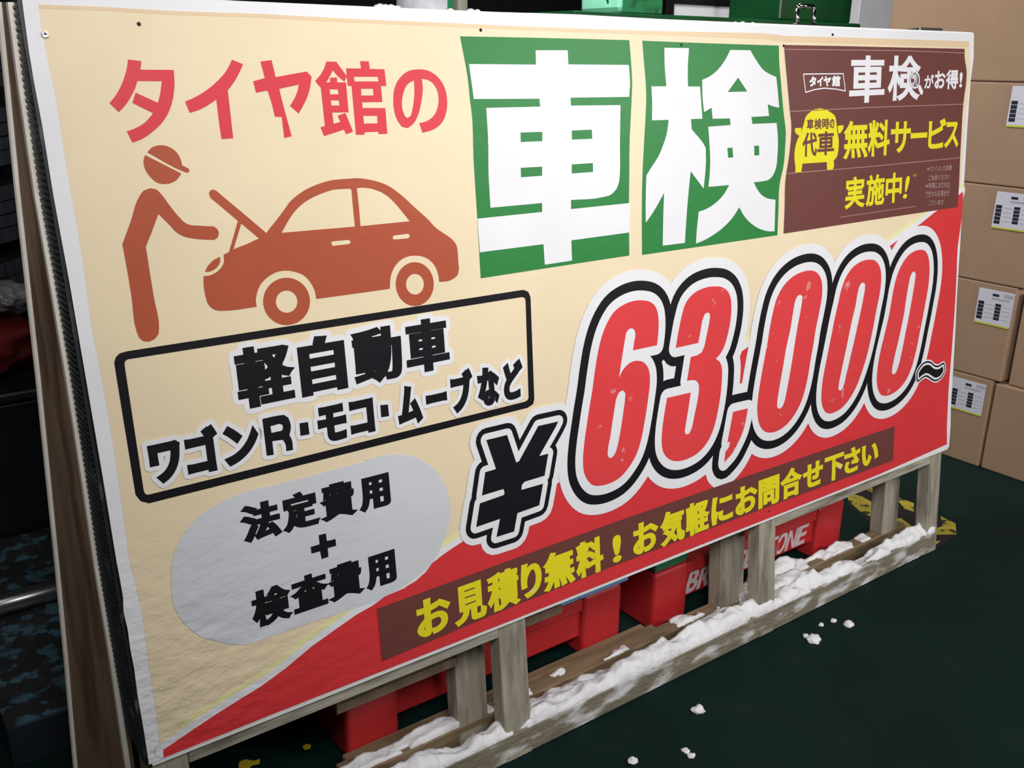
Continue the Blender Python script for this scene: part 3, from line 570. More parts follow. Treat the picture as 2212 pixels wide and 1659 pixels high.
print_line('dull_mark', [('※', 1969.7, 1978.5)], ((1969, 373), (1979, 372)), ((1969, 384.5), (1979, 384)), 0.0002, Lp - 1, DULLY)
for tx, x0, x1, y0_, y1_ in (('※ガソリン代実費', 1645, 1925, 150, 210), ('ご負担ください', 1660, 1910, 250, 310), ('※時期により対応', 1628, 1905, 335, 400), ('できかねる場合が', 1625, 1900, 425, 495), ('ございます', 1665, 1835, 530, 590)):
    n_ = len(tx); w_ = (x1 - x0) / n_
    chs = [(ch, *[p[0] for p in c(BQ, (x0 + i * w_ + 2, 0), (x0 + (i + 1) * w_ - 2, 0))]) for i, ch in enumerate(tx)]
    pa = c(BQ, (x0, y0_), (x1, y0_ - 14), (x0, y1_), (x1, y1_ - 14))
    print_line('small_print', chs, (pa[0], pa[1]), (pa[2], pa[3]), 0.0002, Lp - 1, SMALLP)

# ---- wooden structure of the sign
bbox_board('backing_panel', 0.004, 1.818, -0.0052, 0.912, -0.0013, -0.009, CORE, sign, 0.0005)
for u0, u1 in ((0.004, 0.050), (0.545, 0.598), (1.170, 1.218), (1.762, 1.808)):
    bbox_board('post', u0, u1, -0.25, 0.90, -0.0095, -0.040, WOODG, sign, 0.0015, clampz=0.0)
bbox_board('rail', 0.0505, 0.5445, -0.027, 0.02, -0.0095, -0.036, WOODH, sign)
bbox_board('rail', 1.2185, 1.7615, -0.030, 0.02, -0.0095, -0.036, WOODH, sign)
bbox_board('rail', 0.0505, 1.7615, 0.880, 0.9115, -0.0095, -0.036, WOODH, sign)
box('bottom_rail', 0.0, 1.80, -0.016, 0.0145, 0.0, 0.050, FROST, sign, 0.002, 1)
for x0, x1 in ((0.01, 0.06), (0.503, 0.562), (1.140, 1.211), (1.700, 1.762)):
    bm = bmesh.new(); hexa(bm, [(x0, 0.060, 0), (x1, 0.060, 0), (x1, 0.094, 0), (x0, 0.094, 0), (x0, 0.150, 1.14), (x1, 0.150, 1.14), (x1, 0.184, 1.14), (x0, 0.184, 1.14)])
    bevel(bm, 0.0015, 1); from_bm('rear_post', bm, WOODG, sign)
box('rear_rail', 0.285, 0.503, 0.062, 0.088, 0.163, 0.178, WOODB, sign, 0.001, 1)
box('rear_rail', 0.562, 0.72, 0.062, 0.088, 0.182, 0.198, WOODB, sign, 0.001, 1)
box('rear_bottom_rail', 0.0, 1.80, 0.062, 0.092, 0.0, 0.038, PLANKM, sign, 0.002, 1)
box('rear_panel', 0.012, 1.80, 0.1845, 0.192, 0.34, 1.135, PLYB, sign, 0.0005, 1)
# left side: ribbed rubber strip, film, plywood side panel with pale edges
def sideP(p, y): return pl(p, 1, y)
Bl = [(25, 10), (47, 180), (82, 420), (117, 620), (150, 820), (181, 1020), (210, 1220), (243, 1420), (275, 1640)]
Al = [(3, 10), (20, 180), (43, 420), (65, 620), (87, 820), (107, 1020), (127, 1220), (146, 1420), (165, 1640)]
Bp = [pl(p, 0, -0.006) for p in Bl]
Apx = [pl(p, 1, 0.17 + 0.10 * i / 8) for i, p in enumerate(Al)]
Bp.insert(0, Bp[0] + (Bp[0] - Bp[1]) * 0.03); Apx.insert(0, Apx[0] + (Apx[0] - Apx[1]) * 0.03)
def ext(L_, z):
    d = L_[-1] - L_[-2]; t = (z - L_[-1].z) / d.z; return L_[-1] + d * t
Bp.append(ext(Bp, 0.0)); Apx.append(ext(Apx, 0.0))
def strip3(name, L1, L2, m, thick, parent=sign):
    V = []; F = []; n = len(L1)
    for a, b in zip(L1, L2): V += [a, b]
    for a, b in zip(L1, L2): V += [a + thick, b + thick]
    for i in range(n - 1):
        F += [(2 * i, 2 * i + 1, 2 * i + 3, 2 * i + 2), (2 * n + 2 * i, 2 * n + 2 * i + 2, 2 * n + 2 * i + 3, 2 * n + 2 * i + 1),
              (2 * i, 2 * i + 2, 2 * n + 2 * i + 2, 2 * n + 2 * i), (2 * i + 1, 2 * n + 2 * i + 1, 2 * n + 2 * i + 3, 2 * i + 3)]
    F += [(0, 2 * n, 2 * n + 1, 1), (2 * n - 2, 2 * n - 1, 4 * n - 1, 4 * n - 2)]
    return mesh(name, V, F, m, parent)
strip3('side_panel', Bp, Apx, PLYB, Vector((0.009, 0.006, 0)))
def edgestrip(L_, w, name, t=Vector((0, 0.011, 0))):
    return strip3(name, [p + Vector((-0.0035, -0.0005, 0)) for p in L_], [p + Vector((-0.0035, 0, 0)) + t for p in L_], PLYE, Vector((0.006, -0.002, 0)))
edgestrip(Bp, 0.01, 'pale_edge', Vector((-0.0005, 0.0085, 0)))
edgestrip(Apx, 0.01, 'pale_edge', Vector((-0.0015, 0.0035, 0)))
# rubber strip: from the sheet back to 70-90 mm
RB = []; Fb = []
nr = 250
F1 = []; F2 = []
for i in range(nr + 1):
    v = 0.905 - 0.905 * i / nr
    a = b3(-0.004, v, -0.003); t = i / nr
    d = 0.045 + 0.045 * min(1, t * 1.6) - 0.02 * max(0, t - 0.7)
    x = -0.004
    b = Vector((x, a.y + d, a.z)); a.x = x
    F1.append(a); F2.append(b)
strip3('ribbed_edge_strip', F1, F2, RUBBER, Vector((0.004, 0, 0)))
bm = bmesh.new()
for i in range(2, nr - 1, 2):
    a, b = F1[i] + Vector((0, 0.004, 0)), F2[i] - Vector((0, 0.003, 0)); w_ = Vector((0, 0, 0.0013)); o_ = Vector((-0.0016, 0, 0))
    hexa(bm, [a - w_ + o_, a - w_, b - w_, b - w_ + o_, a + w_ + o_, a + w_, b + w_, b + w_ + o_])
rbs = from_bm('ribs', bm, RIBM, sign); rbs['kind'] = 'stuff'

F3 = [p + Vector((0.002, -0.002, 0)) for p in F2[::10]]
F4 = []
for p in F3:
    # follow the pale edge line
    zs = [q.z for q in Bp]; k = 0
    while k < len(Bp) - 2 and Bp[k + 1].z > p.z: k += 1
    t = (p.z - Bp[k].z) / (Bp[k + 1].z - Bp[k].z); y = Bp[k].y + (Bp[k + 1].y - Bp[k].y) * t
    F4.append(Vector((p.x - 0.001, y - 0.001, p.z)))
strip3('plastic_film', F3, F4, FILM, Vector((0.002, 0, 0)))
# screws
for p in ((96, 75), (300, 52), (1038, 65), (1471, 97), (1692, 99), (1798, 75), (1660, 1104)):
    u, v = uv(p); bm = bmesh.new(); C0 = b3(u, v, 0.0004); C1 = b3(u, v, 0.0042)
    tube(bm, C0, C1 if p[0] == 96 else C0 + NB * 0.002, 0.0038 if p[0] == 96 else 0.0024, 14, 0.0030 if p[0] == 96 else 0.0014)
    s = from_bm('screw', bm, STEEL if p[0] == 96 else DARKS, sign)
    if p[0] == 96:
        for du, dv in ((0.0022, 0.0006), (0.0006, 0.0022)):
            bm = bmesh.new(); hexa(bm, [b3(u - du, v - dv, 0.0041), b3(u + du, v - dv, 0.0041), b3(u + du, v - dv, 0.0030), b3(u - du, v - dv, 0.0030), b3(u - du, v + dv, 0.0045), b3(u + du, v + dv, 0.0045), b3(u + du, v + dv, 0.0030), b3(u - du, v + dv, 0.0030)])
            from_bm('screw_slot', bm, DARKS, s)
# chrome handle and hinge plate on the top rail
bm = bmesh.new()
pts = [(1.268, 0.912), (1.268, 0.942), (1.272, 0.947), (1.311, 0.947), (1.315, 0.942), (1.315, 0.912)]
for a, b in zip(pts, pts[1:]): tube(bm, b3(a[0], a[1], -0.02), b3(b[0], b[1], -0.02), 0.0042, 12)
h = from_bm('handle', bm, CHROME, sign, True); h['label'] = 'chrome handle'
bbox_board('hinge_plate', 1.250, 1.335, 0.9122, 0.9150, -0.008, -0.034, DARKS, sign, 0.0005)
bbox_board('hinge_plate', 1.628, 1.708, 0.9122, 0.9175, -0.004, -0.034, STEEL, sign, 0.0005)

# ================================================================== SNOW
rnd = random.Random(4)
def nz(x, y, s, o=0.0): return noise.noise(Vector((x * s, y * s, o)))
def frac(x, y, s, o): return nz(x, y, s, o) + 0.5 * nz(x, y, 2.1 * s, o + 3) + 0.25 * nz(x, y, 4.3 * s, o + 7)
# where the snow lies along the rails: (x, extra height, reaches the back rail)
def snow_h(x, y):
    t = frac(x, y * 1.3, 14, 1.0)
    if y < 0.014:
        th = 0.010 + 0.010 * max(0, math.sin(x * 7.3 + 0.8)) + 0.019 * t
        if y < -0.008: th -= 0.006 * (-0.008 - y) / 0.008 + 0.002 + 0.005 * frac(x, 0, 30, 3)
        if x < 0.50: th += 0.006
        if 0.60 < x < 1.42: th += 0.007
        return 0.050 + th if th > 0.0015 else None
    if y >= 0.0615:
        th = 0.002 + 0.018 * frac(x, y, 12, 5.0) + (0.006 if x > 1.25 or x < 0.52 else -0.002) + 0.03 * math.exp(-((x - 1.31) / 0.08) ** 2)
        if 0.75 < x < 0.98: th -= 0.003
        if 1.66 < x: th -= 0.014
        return 0.038 + th if th > 0.0015 else None
    piles = math.exp(-((x - 1.30) / 0.085) ** 4) * 2.6 + math.exp(-((x - 0.47) / 0.12) ** 2) * 0.45 - 1.7 * math.exp(-((x - 1.55) / 0.13) ** 2)
    piles += 1.0 * (0.60 < x < 1.22)
    f = frac(x, 0, 5.0, 9.0) + 0.35 * frac(x, y, 22, 2.0)
    if y > 0.048 and not 1.2 < x < 1.4: piles -= 1.1 * (y - 0.048) / 0.0135
    edge = 1 - min(1, max(0, y - 0.014) / 0.035)
    h = 0.006 + 0.034 * (f * 0.7 + piles) + 0.034 * edge * (0.75 + f)
    h = min(h, 0.062 + 0.012 * t)
    return h if h > 0.005 else None
def snow_field(name, x0, x1, y0, y1, dx, seed_off=0.0):
    nx = int((x1 - x0) / dx); ny = int((y1 - y0) / dx); V = []; idx = {}; F = []
    H = {}
    for i in range(nx + 1):
        for j in range(ny + 1):
            x, y = x0 + i * dx, y0 + j * dx
            H[i, j] = snow_h(x, y)
    def vert(i, j, top):
        k = (i, j, top)
        if k not in idx:
            x, y = x0 + i * dx, y0 + j * dx
            base = 0.0502 if y < 0.0135 else (0.0382 if y >= 0.0615 else 0.0)
            z = H[i, j] if top else base
            jx = 0.0015 * nz(x, y, 120, 4); jy = 0.0015 * nz(x, y, 120, 8)
            idx[k] = len(V); V.append((x + jx, y + jy, z))
        return idx[k]
    ok = {}
    for i in range(nx):
        for j in range(ny):
            ok[i, j] = all(H[a, b] is not None for a, b in ((i, j), (i + 1, j), (i + 1, j + 1), (i, j + 1)))
    for (i, j), v in ok.items():
        if not v: continue
        F.append([vert(i, j, 1), vert(i + 1, j, 1), vert(i + 1, j + 1, 1), vert(i, j + 1, 1)])
        for (a, b), (p, q) in (((i - 1, j), ((i, j), (i, j + 1))), ((i + 1, j), ((i + 1, j + 1), (i + 1, j))), ((i, j - 1), ((i + 1, j), (i, j))), ((i, j + 1), ((i, j + 1), (i + 1, j + 1)))):
            if not ok.get((a, b), False):
                F.append([vert(*p, 1), vert(*q, 1), vert(*q, 0), vert(*p, 0)])
    return mesh(name, V, F, SNOW, None, True)
sn = snow_field('rail_snow', 0.055, 1.792, -0.0155, 0.091, 0.004)
tag(sn, 'white snow lying along the two bottom rails of the sandwich board', 'snow', kind='stuff')

def lump(name, px_, r, parent=None, flat=0.6, seed=0, zf=0.0, grid=2):
    P = pl(px_, 2, zf); bm = bmesh.new(); bmesh.ops.create_icosphere(bm, subdivisions=3, radius=1)
    q = random.Random(seed)
    sx, sy = q.uniform(0.8, 1.25), q.uniform(0.75, 1.1)
    for v in bm.verts:
        n = 1 + 0.35 * noise.noise(v.co * 1.6 + Vector((seed * 3.1, 0, 0))) + 0.18 * noise.noise(v.co * 4 + Vector((0, seed, 0)))
        v.co = Vector((v.co.x * sx, v.co.y * sy, v.co.z * flat)) * n * r
        v.co.z = max(v.co.z, -r * 0.25)
    zmin = min(v.co.z for v in bm.verts)
    return from_bm(name, bm, SNOW, parent, True, loc=(P.x, P.y, zf - zmin))
clumps = [((1758, 1383), 0.0125, 'largest floor snow lump, lying near the sign\'s bottom rail'), ((1741, 1375), 0.007, 'thin snow crumb touching the left of the largest lump'), ((1774, 1351), 0.0065, 'small snow crumb left of the two round ones by the rail'),
          ((1801, 1342), 0.006, 'tiny snow crumb in the middle of the row by the rail'), ((1833, 1350), 0.0095, 'round snow lump furthest right on the green floor'), ((1508, 1537), 0.013, 'flat snow lump alone on the green floor, right of centre'),
          ((1481, 1624), 0.007, 'greyish snow crumb at the bottom edge beside a round one'), ((1493, 1634), 0.0065, 'small round snow crumb at the bottom edge'), ((1367, 1646), 0.0085, 'snow crumb lowest and furthest left on the green floor')]
for i, (p, r, lb) in enumerate(clumps):
    tag(lump('snow_lump', p, r, seed=i + 2), lb, 'snow lump', 'snow lumps fallen on the floor')
for i, (px_, r) in enumerate((((829, 14), 0.0075), ((842, 12), 0.0065), ((856, 10), 0.007), ((868, 12), 0.0055), ((984, 22), 0.005), ((1028, 24), 0.006), ((1042, 25), 0.005), ((1602, 50), 0.003), ((1618, 48), 0.004), ((1640, 50), 0.0035), ((1732, 52), 0.005))):
    u, v = uv(px_); u += 0.002; bm = bmesh.new(); bmesh.ops.create_icosphere(bm, subdivisions=2, radius=1)
    for w in bm.verts:
        w.co *= r * (1 + 0.3 * noise.noise(w.co * 2 + Vector((i * 2.0, 0, 0)))); w.co.z = max(w.co.z * 0.7, -0.001)
    zmin = min(w.co.z for w in bm.verts)
    P = b3(u, 0.9116, -0.016)
    o = from_bm('snow_crumb', bm, SNOW, None, True, loc=(P.x, P.y, P.z - zmin + 0.0008))
    tag(o, ('leftmost snow crumb', 'second snow crumb from the left', 'third snow crumb from the left', 'fourth snow crumb from the left', 'fifth snow crumb, just right of the wrapped roll', 'sixth snow crumb from the left', 'seventh snow crumb from the left',
            'eighth snow crumb, in front of the green machine', 'ninth snow crumb, in front of the green machine', 'tenth snow crumb from the left', 'rightmost snow crumb, beside the chrome handle')[i] + ' on top of the sign', 'snow', 'snow crumbs on top of the sign')

# ================================================================== RED BASES UNDER THE SIGN
def red_base(name, x0, x1, y0, y1, h, label, text=None):
    root = tag(empty(name, ((x0 + x1) / 2, (y0 + y1) / 2, 0)), label, 'base')
    ox, oy = root.location.x, root.location.y
    X0, X1, Y0, Y1 = x0 - ox, x1 - ox, y0 - oy, y1 - oy
    bm = bmesh.new()
    ew = 0.097; n = 0.03; rec = 0.012
    # body profile in XZ, with feet at both ends; lower middle raised
    def slab(xa, xb, ya, yb, za, zb): addbox(bm, xa, xb, ya, yb, za, zb)
    bm2 = bmesh.new(); addbox(bm2, X0, X0 + ew, Y0, Y1, 0, h); bevel(bm2, 0.008, 3)
    from_bm('end_block', bm2, REDP, root)
    bm2 = bmesh.new(); addbox(bm2, X1 - ew, X1, Y0, Y1, 0, h); bevel(bm2, 0.008, 3)
    from_bm('end_block', bm2, REDP, root)
    bm2 = bmesh.new(); addbox(bm2, X0 + ew - 0.004, X1 - ew + 0.004, Y0 + rec, Y1 - rec, 0.042, h - 0.006); bevel(bm2, 0.004, 2)
    body = from_bm('body', bm2, REDP, root)
    bm2 = bmesh.new(); addbox(bm2, X0 + ew, X1 - ew, Y0 + 0.004, Y0 + rec + 0.002, h - 0.03, h - 0.004); bevel(bm2, 0.003, 2)
    from_bm('top_lip', bm2, REDP, root)
    if text:
        X = X0 + ew + 0.012; wtot = (X1 - X0) - 2 * ew - 0.03; lw = wtot / len(text)
        V, F = [], []
        for i, ch in enumerate(text):
            cs = glyph(ch); xs = [p[0] for q in cs for p in q]; g0, g1 = min(xs), max(xs); z0, z1 = 0.050, 0.0965
            ww = lw * (0.82 if ch != 'I' else 0.45); xo = X + i * lw + (0 if ch != 'I' else lw * 0.2)
            W_ = []
            for q in cs:
                W_.append([(xo + ww * (p[0] - g0) / (g1 - g0) + 0.28 * (p[1] / 0.69) * (z1 - z0) - 0.006, z0 + (z1 - z0) * p[1] / 0.69) for p in q])
            v, f = region(wind=bolden(W_, 0.0024, 0.002)); t = mesh('white_letter', [(a, Y0 + rec - 0.0004, b) for a, b in v], f, WHTP, body)
    return root
# block on the left is rotated a little less deep
red_base('weight_block', 0.333, 0.932, 0.136, 0.30, 0.133, 'long red plastic weight base under the left half of the sign')
red_base('weight_block', 1.006, 1.622, 0.121, 0.285, 0.131, 'long red plastic weight base with white lettering, under the right half', 'BRIDGESTONE')
bb_ = tag(empty('blue_bar', (0.85, 0.19, 0.1335)), 'light blue plastic bar lying on the left red base', 'bar')
box('thick_end', -0.102, -0.028, -0.053, 0.06, 0.0002, 0.055, BLUEP, bb_, 0.002); box('bar', -0.0275, 0.098, -0.053, 0.06, 0.0002, 0.050, BLUEP, bb_, 0.002)
bm = bmesh.new(); hexa(bm, [(1.010, 0.126, 0.1325), (1.098, 0.126, 0.1325), (1.098, 0.23, 0.1325), (1.010, 0.23, 0.1325), (0.998, 0.118, 0.20), (1.112, 0.118, 0.20), (1.112, 0.25, 0.20), (0.998, 0.25, 0.20)])
bevel(bm, 0.004, 2)
tag(from_bm('green_tub', bm, GRNP), 'small dark green plastic tub standing on the right red base', 'tub')
tag(box('green_slab', 1.505, 1.612, 0.1235, 0.24, 0.1325, 0.152, GRNP, None, 0.003), 'flat green plastic slab on the right end of the lettered red base', 'slab')
# dark planks on the floor in front of the left base
tag(box('floor_plank', 0.30, 0.995, 0.0975, 0.1140, 0.0, 0.030, PLANKM, None, 0.002, 1), 'narrow dark wooden plank nearest the snow, below the left red base', 'plank', 'planks beside the left red base')
tag(box('floor_plank', 0.32, 0.985, 0.1165, 0.1340, 0.0, 0.024, PLANKM, None, 0.002, 1), 'narrow dark wooden plank tight against the left red base', 'plank', 'planks beside the left red base')

# ================================================================== FLOOR AND WALLS
FLOORM = mat('dark_green_floor', (0.0022, 0.0155, 0.0130), 0.6, spec=0.18, var=0.25, vscale=3, bump=0.0006, bscale=80, color2=(0.008, 0.019, 0.016), c2scale=9, c2lo=0.55, c2hi=0.8)
WALLM = mat('dark_wall', (0.012, 0.012, 0.014), 0.9, var=0.2)
CEILM = mat('dark_ceiling', (0.02, 0.02, 0.02), 0.9)
tag(box('floor', -4.0, 6.0, -3.5, 5.0, -0.06, 0.0, FLOORM), kind='structure')
tag(box('wall_back', -4.0, 6.0, 5.0, 5.12, 0.0, 3.4, WALLM), kind='structure')
tag(box('wall_left', -4.12, -4.0, -3.5, 5.0, 0.0, 3.4, WALLM), kind='structure')
tag(box('wall_right', 6.0, 6.12, -3.5, 5.0, 0.0, 3.4, WALLM), kind='structure')
tag(box('ceiling', -4.0, 6.0, -3.5, 5.0, 3.4, 3.5, CEILM), kind='structure')

# worn black and yellow marking on the floor
HY = mat('worn_yellow_marking', (0.42, 0.34, 0.03), 0.7, var=0.3, vscale=20, color2=(0.03, 0.035, 0.02), c2scale=30, c2lo=0.56, c2hi=0.62)
HB_ = mat('black_marking', (0.008, 0.009, 0.014), 0.6, var=0.2)
hz = tag(empty('hazard_marking', tuple(pl((1950, 1110), 2, 0.0))), 'worn yellow and black hazard striped floor marking near the sign\'s right legs', 'floor marking')
def floorpoly(name, pts, m, z, parent):
    o = parent.location
    P = [pl(p, 2, z) - o for p in pts]; P = [Vector((p.x, p.y, z)) for p in P]
    n = len(P); V = P + [Vector((p.x, p.y, z - 0.0003 if z > 0.0004 else 0.0)) for p in P]
    bm = bmesh.new(); tv = [bm.verts.new(p) for p in V[:n]]
    f = bm.faces.new(tv); r = bmesh.ops.extrude_face_region(bm, geom=[f])
    for v in [g for g in r['geom'] if isinstance(g, bmesh.types.BMVert)]: v.co.z -= 0.0003
    bmesh.ops.triangulate(bm, faces=bm.faces[:])
    return from_bm(name, bm, m, parent)
floorpoly('black_stripe', [(1836, 1060), (1855, 1052), (1890, 1064), (1975, 1098), (2064, 1128), (2066, 1158), (2020, 1186), (1940, 1180), (1880, 1130), (1830, 1090)], HB_, 0.0006, hz)
for q in ([(1853, 1043), (1870, 1038), (1892, 1049), (1890, 1066), (1869, 1057)], [(1826, 1063), (1861, 1072), (1890, 1088), (1887, 1118), (1861, 1107), (1834, 1083)],
          [(1938, 1073), (1974, 1087), (1974, 1105), (1954, 1099), (1941, 1083)], [(1928, 1120), (1946, 1119), (1972, 1138), (1972, 1163), (1946, 1174), (1926, 1160)],
          [(2014, 1144), (2037, 1136), (2032, 1115), (2064, 1131), (2066, 1154), (2014, 1155)], [(2006, 1171), (2032, 1168), (2013, 1183)]):
    floorpoly('yellow_stripe', q, HY, 0.0010, hz)
YP = mat('yellow_paint', (0.62, 0.47, 0.02), 0.6, var=0.2)
for q, lb in (([(517, 1645), (530, 1640), (548, 1643), (562, 1639), (560, 1650), (545, 1653), (538, 1659), (528, 1662), (515, 1658)], 'bright yellow paint fleck below the lower left of the poster'),
              ([(653, 1612), (662, 1606), (672, 1609), (670, 1617), (658, 1620)], 'small yellow paint fleck just left of the red base')):
    r_ = tag(empty('paint_fleck', tuple(pl(q[0], 2, 0.0))), lb, 'paint mark', 'yellow paint flecks on the floor'); floorpoly('fleck', q, YP, 0.0006, r_)

# ================================================================== CARDBOARD BOXES
CARD = mat('cardboard', (0.345, 0.222, 0.143), 0.85, var=0.12, vscale=3, bump=0.0004, bscale=120, detail=2)
CARD2 = mat('cardboard_tape', (0.36, 0.235, 0.15), 0.45, var=0.05)
LABW = mat('label_paper', (0.62, 0.62, 0.70), 0.5)
LABK = mat('label_black', (0.02, 0.02, 0.035), 0.5)
LABY = mat('label_yellow', (0.55, 0.55, 0.08), 0.5)
LABG = mat('label_grey', (0.30, 0.33, 0.36), 0.5)
def cbox(x0, x1, y0, y1, z0, z1, label, lab=None, group='cardboard boxes stacked right of the sign'):
    root = tag(empty('cardboard_box', ((x0 + x1) / 2, (y0 + y1) / 2, z0)), label, 'box', group)
    o = root.location; g = 0.0016
    bm = bmesh.new(); addbox(bm, x0 - o.x, x1 - o.x, y0 - o.y, y1 - o.y, 0, z1 - z0 - g); bevel(bm, 0.004, 2)
    for v in bm.verts:
        q = v.co + o
        v.co.x += 0.0012 * noise.noise(q * 9); v.co.y += 0.0012 * noise.noise(q * 9 + Vector((5, 0, 0)))
    from_bm('carton', bm, CARD, root)
    if lab:
        a, b, zt, zb = lab; X = x0 - 0.0015 - o.x
        def st(name, ya, yb, za, zb_, d, m, par): return box(name, X - d, X, min(ya, yb) - o.y, max(ya, yb) - o.y, min(za, zb_) - o.z, max(za, zb_) - o.z, m, par)
        L = st('shipping_label', a, b, zt, zb, 0.0006, LABW, root); w = a - b; h = zt - zb
        def part(nm, f0, f1, g0, g1, m): st(nm, a - w * f0, a - w * f1, zt - h * g0, zt - h * g1, 0.0009, m, L)
        part('yellow_band', 0.0, 1.0, 0.95, 1.0, LABY)
        for k in range(5):
            part('black_block', 0.04, 0.20, 0.36 + k * 0.105, 0.36 + k * 0.105 + 0.092, LABK)
            part('black_block', 0.52, 0.68, 0.36 + k * 0.095, 0.36 + k * 0.095 + 0.082, LABK)
        part('black_block', 0.40, 0.58, 0.10, 0.17, LABK)
        for k in range(11): part('barcode_bar', 0.72 + k * 0.023, 0.72 + k * 0.023 + (0.014 if k % 3 else 0.008), 0.06, 0.17, LABG)
        for k in range(8): part('printed_figure', 0.40 + k * 0.062, 0.44 + k * 0.062, 0.21, 0.27, LABG)
        for k in range(4): part('ruled_line', 0.24, 0.48, 0.42 + k * 0.12, 0.43 + k * 0.12, LABG); part('ruled_line', 0.72, 0.97, 0.42 + k * 0.12, 0.43 + k * 0.12, LABG)
    return root
zr = [0, 0.2625, 0.531, 0.7925, 1.0575, 1.325]
lbs = ['bottom box of the labelled cardboard stack, standing on the floor', 'second box from the floor in the labelled cardboard stack', 'middle box of the labelled cardboard stack', 'fourth box from the floor in the labelled cardboard stack, label cut by the frame', 'plain topmost cardboard box of the stack, rising out of frame']
labs = [(0.305, 0.206, 0.245, 0.150), (0.273, 0.173, 0.514, 0.415), (0.270, 0.168, 0.778, 0.680), (0.277, 0.172, 1.048, 0.945), None]
xs_ = [0, 0.0, 0.0, 0.0, 0.0]
seam = [0.190, 0.170, 0.152, 0.150, 0.148]
for i in range(5):
    cbox(2.365 + xs_[i], 2.72, seam[i], 0.662 + 0.004 * (i % 2), zr[i], zr[i + 1], lbs[i], labs[i])
cbox(2.368, 2.72, -0.30, 0.184, 0, 0.2575, 'plain lower cardboard box at the right edge, next to the labelled stack', None, 'plain boxes of the second cardboard stack')
cbox(2.380, 2.72, -0.32, 0.156, 0.2575, 0.52, 'plain cardboard box second from the floor at the right edge', None, 'plain boxes of the second cardboard stack')

# ================================================================== THINGS BEHIND THE SIGN, ABOVE ITS TOP EDGE
MINT = mat('green_painted_steel', (0.34, 0.88, 0.62), 0.35, var=0.25, vscale=6, color2=(0.02, 0.05, 0.03), c2scale=40, c2lo=0.66, c2hi=0.70)
DGRN = mat('dark_green_steel', (0.008, 0.075, 0.022), 0.35, var=0.3, vscale=8)
PANELW = mat('grey_white_panel', (0.88, 0.88, 0.92), 0.5, var=0.05)
mach = tag(empty('green_machine', (1.9, 1.1, 0)), 'dark green workshop machine with pale green post, behind the top edge of the sign', 'machine')
def mbox(nm, x0, x1, y0, y1, z0, z1, m, b=0.004): return box(nm, x0 - 1.9, x1 - 1.9, y0 - 1.1, y1 - 1.1, z0, z1, m, mach, b)
mbox('cabinet', 1.34, 2.40, 0.86, 1.30, 0, 1.185, DGRN)
tp = mbox('top_plate', 1.312, 2.428, 0.80, 1.36, 1.186, 1.2115, DGRN, 0.006)
mbox('post', 1.487, 1.625, 0.83, 0.99, 1.212, 2.0, MINT, 0.014)
mbox('shaded_front', 1.492, 1.622, 0.824, 0.8295, 1.2145, 2.0, mat('shaded_green_steel', (0.02, 0.24, 0.08), 0.4, var=0.3, vscale=8, color2=(0.01, 0.06, 0.02), c2scale=14, c2lo=0.5, c2hi=0.6), 0.0)  # added plate: shade on the post's front put into a darker, blotched green
mbox('bracket', 2.085, 2.415, 0.83, 1.02, 1.212, 1.75, DGRN, 0.006)
def loc_at(p, y): return pl(p, 1, y)
a = loc_at((1450, 3), 1.62); b = loc_at((1712, 5), 1.62); 
wp = tag(empty('display_board', (a.x, 1.62, 0)), 'grey white board with black frame behind the green machine', 'board')
box('panel', 0.012, b.x - a.x + 0.05, 0, 0.02, 0.0, a.z - 0.008, PANELW, wp)
box('frame', -0.004, 0.010, -0.006, 0.024, 0.0, a.z + 0.02, DARKS, wp); box('frame', 0.011, b.x - a.x + 0.05, -0.006, 0.024, a.z - 0.006, a.z + 0.02, DARKS, wp)
p = loc_at((1597, 20), 1.5); bm = bmesh.new(); tube(bm, (0, 0, 0), (0, 0, 2.2), 0.013, 16)
tag(from_bm('steel_pole', bm, CHROME, None, True, loc=(p.x, 1.5, 0)), 'thin bright steel pole in front of the grey board', 'pole')
p0 = loc_at((1856, 30), 1.75); p1 = loc_at((1932, 30), 1.75)
lk = tag(empty('white_cabinet', (p0.x, 1.75, 0)), 'tall white cabinet between the green machine and the cardboard boxes', 'cabinet')
box('body', 0, p1.x - p0.x + 0.25, 0, 0.4, 0, 1.9, PANELW, lk, 0.004)
CLR = mat('clear_plastic_wrap', (0.75, 0.75, 0.80), 0.15, var=0.25, vscale=30, bump=0.003, bscale=30)
q0 = loc_at((864, 10), 0.55); q1 = loc_at((968, 10), 0.55); rr = (q1.x - q0.x) / 2
fr = tag(empty('wrapped_roll', ((q0.x + q1.x) / 2, 0.55, 0)), 'upright roll wrapped in clear plastic with a green stripe, behind the sign\'s top edge', 'roll')
bm = bmesh.new(); tube(bm, (0, 0, 0), (0, 0, 1.42), rr, 28); from_bm('film', bm, CLR, fr, True)
bm = bmesh.new()
for k in range(6):
    t = math.radians(-68 + k * 7); t2 = math.radians(-68 + (k + 1) * 7); R_ = rr + 0.001
    vs4 = [bm.verts.new((R_ * math.cos(tt), R_ * math.sin(tt), z)) for tt, z in ((t, 1.0), (t2, 1.0), (t2, 1.42), (t, 1.42))]; bm.faces.new(vs4)
from_bm('green_stripe', bm, mat('green_tape', (0.02, 0.32, 0.14), 0.4), fr)
q2 = loc_at((992, 10), 0.62); bm = bmesh.new(); tube(bm, (0, 0, 0), (0, 0, 1.38), 0.016, 18)
tag(from_bm('olive_pole', bm, mat('olive_paint', (0.26, 0.27, 0.20), 0.5), None, True, loc=(q2.x, 0.62, 0)), 'dull olive pole beside the wrapped roll', 'pole')

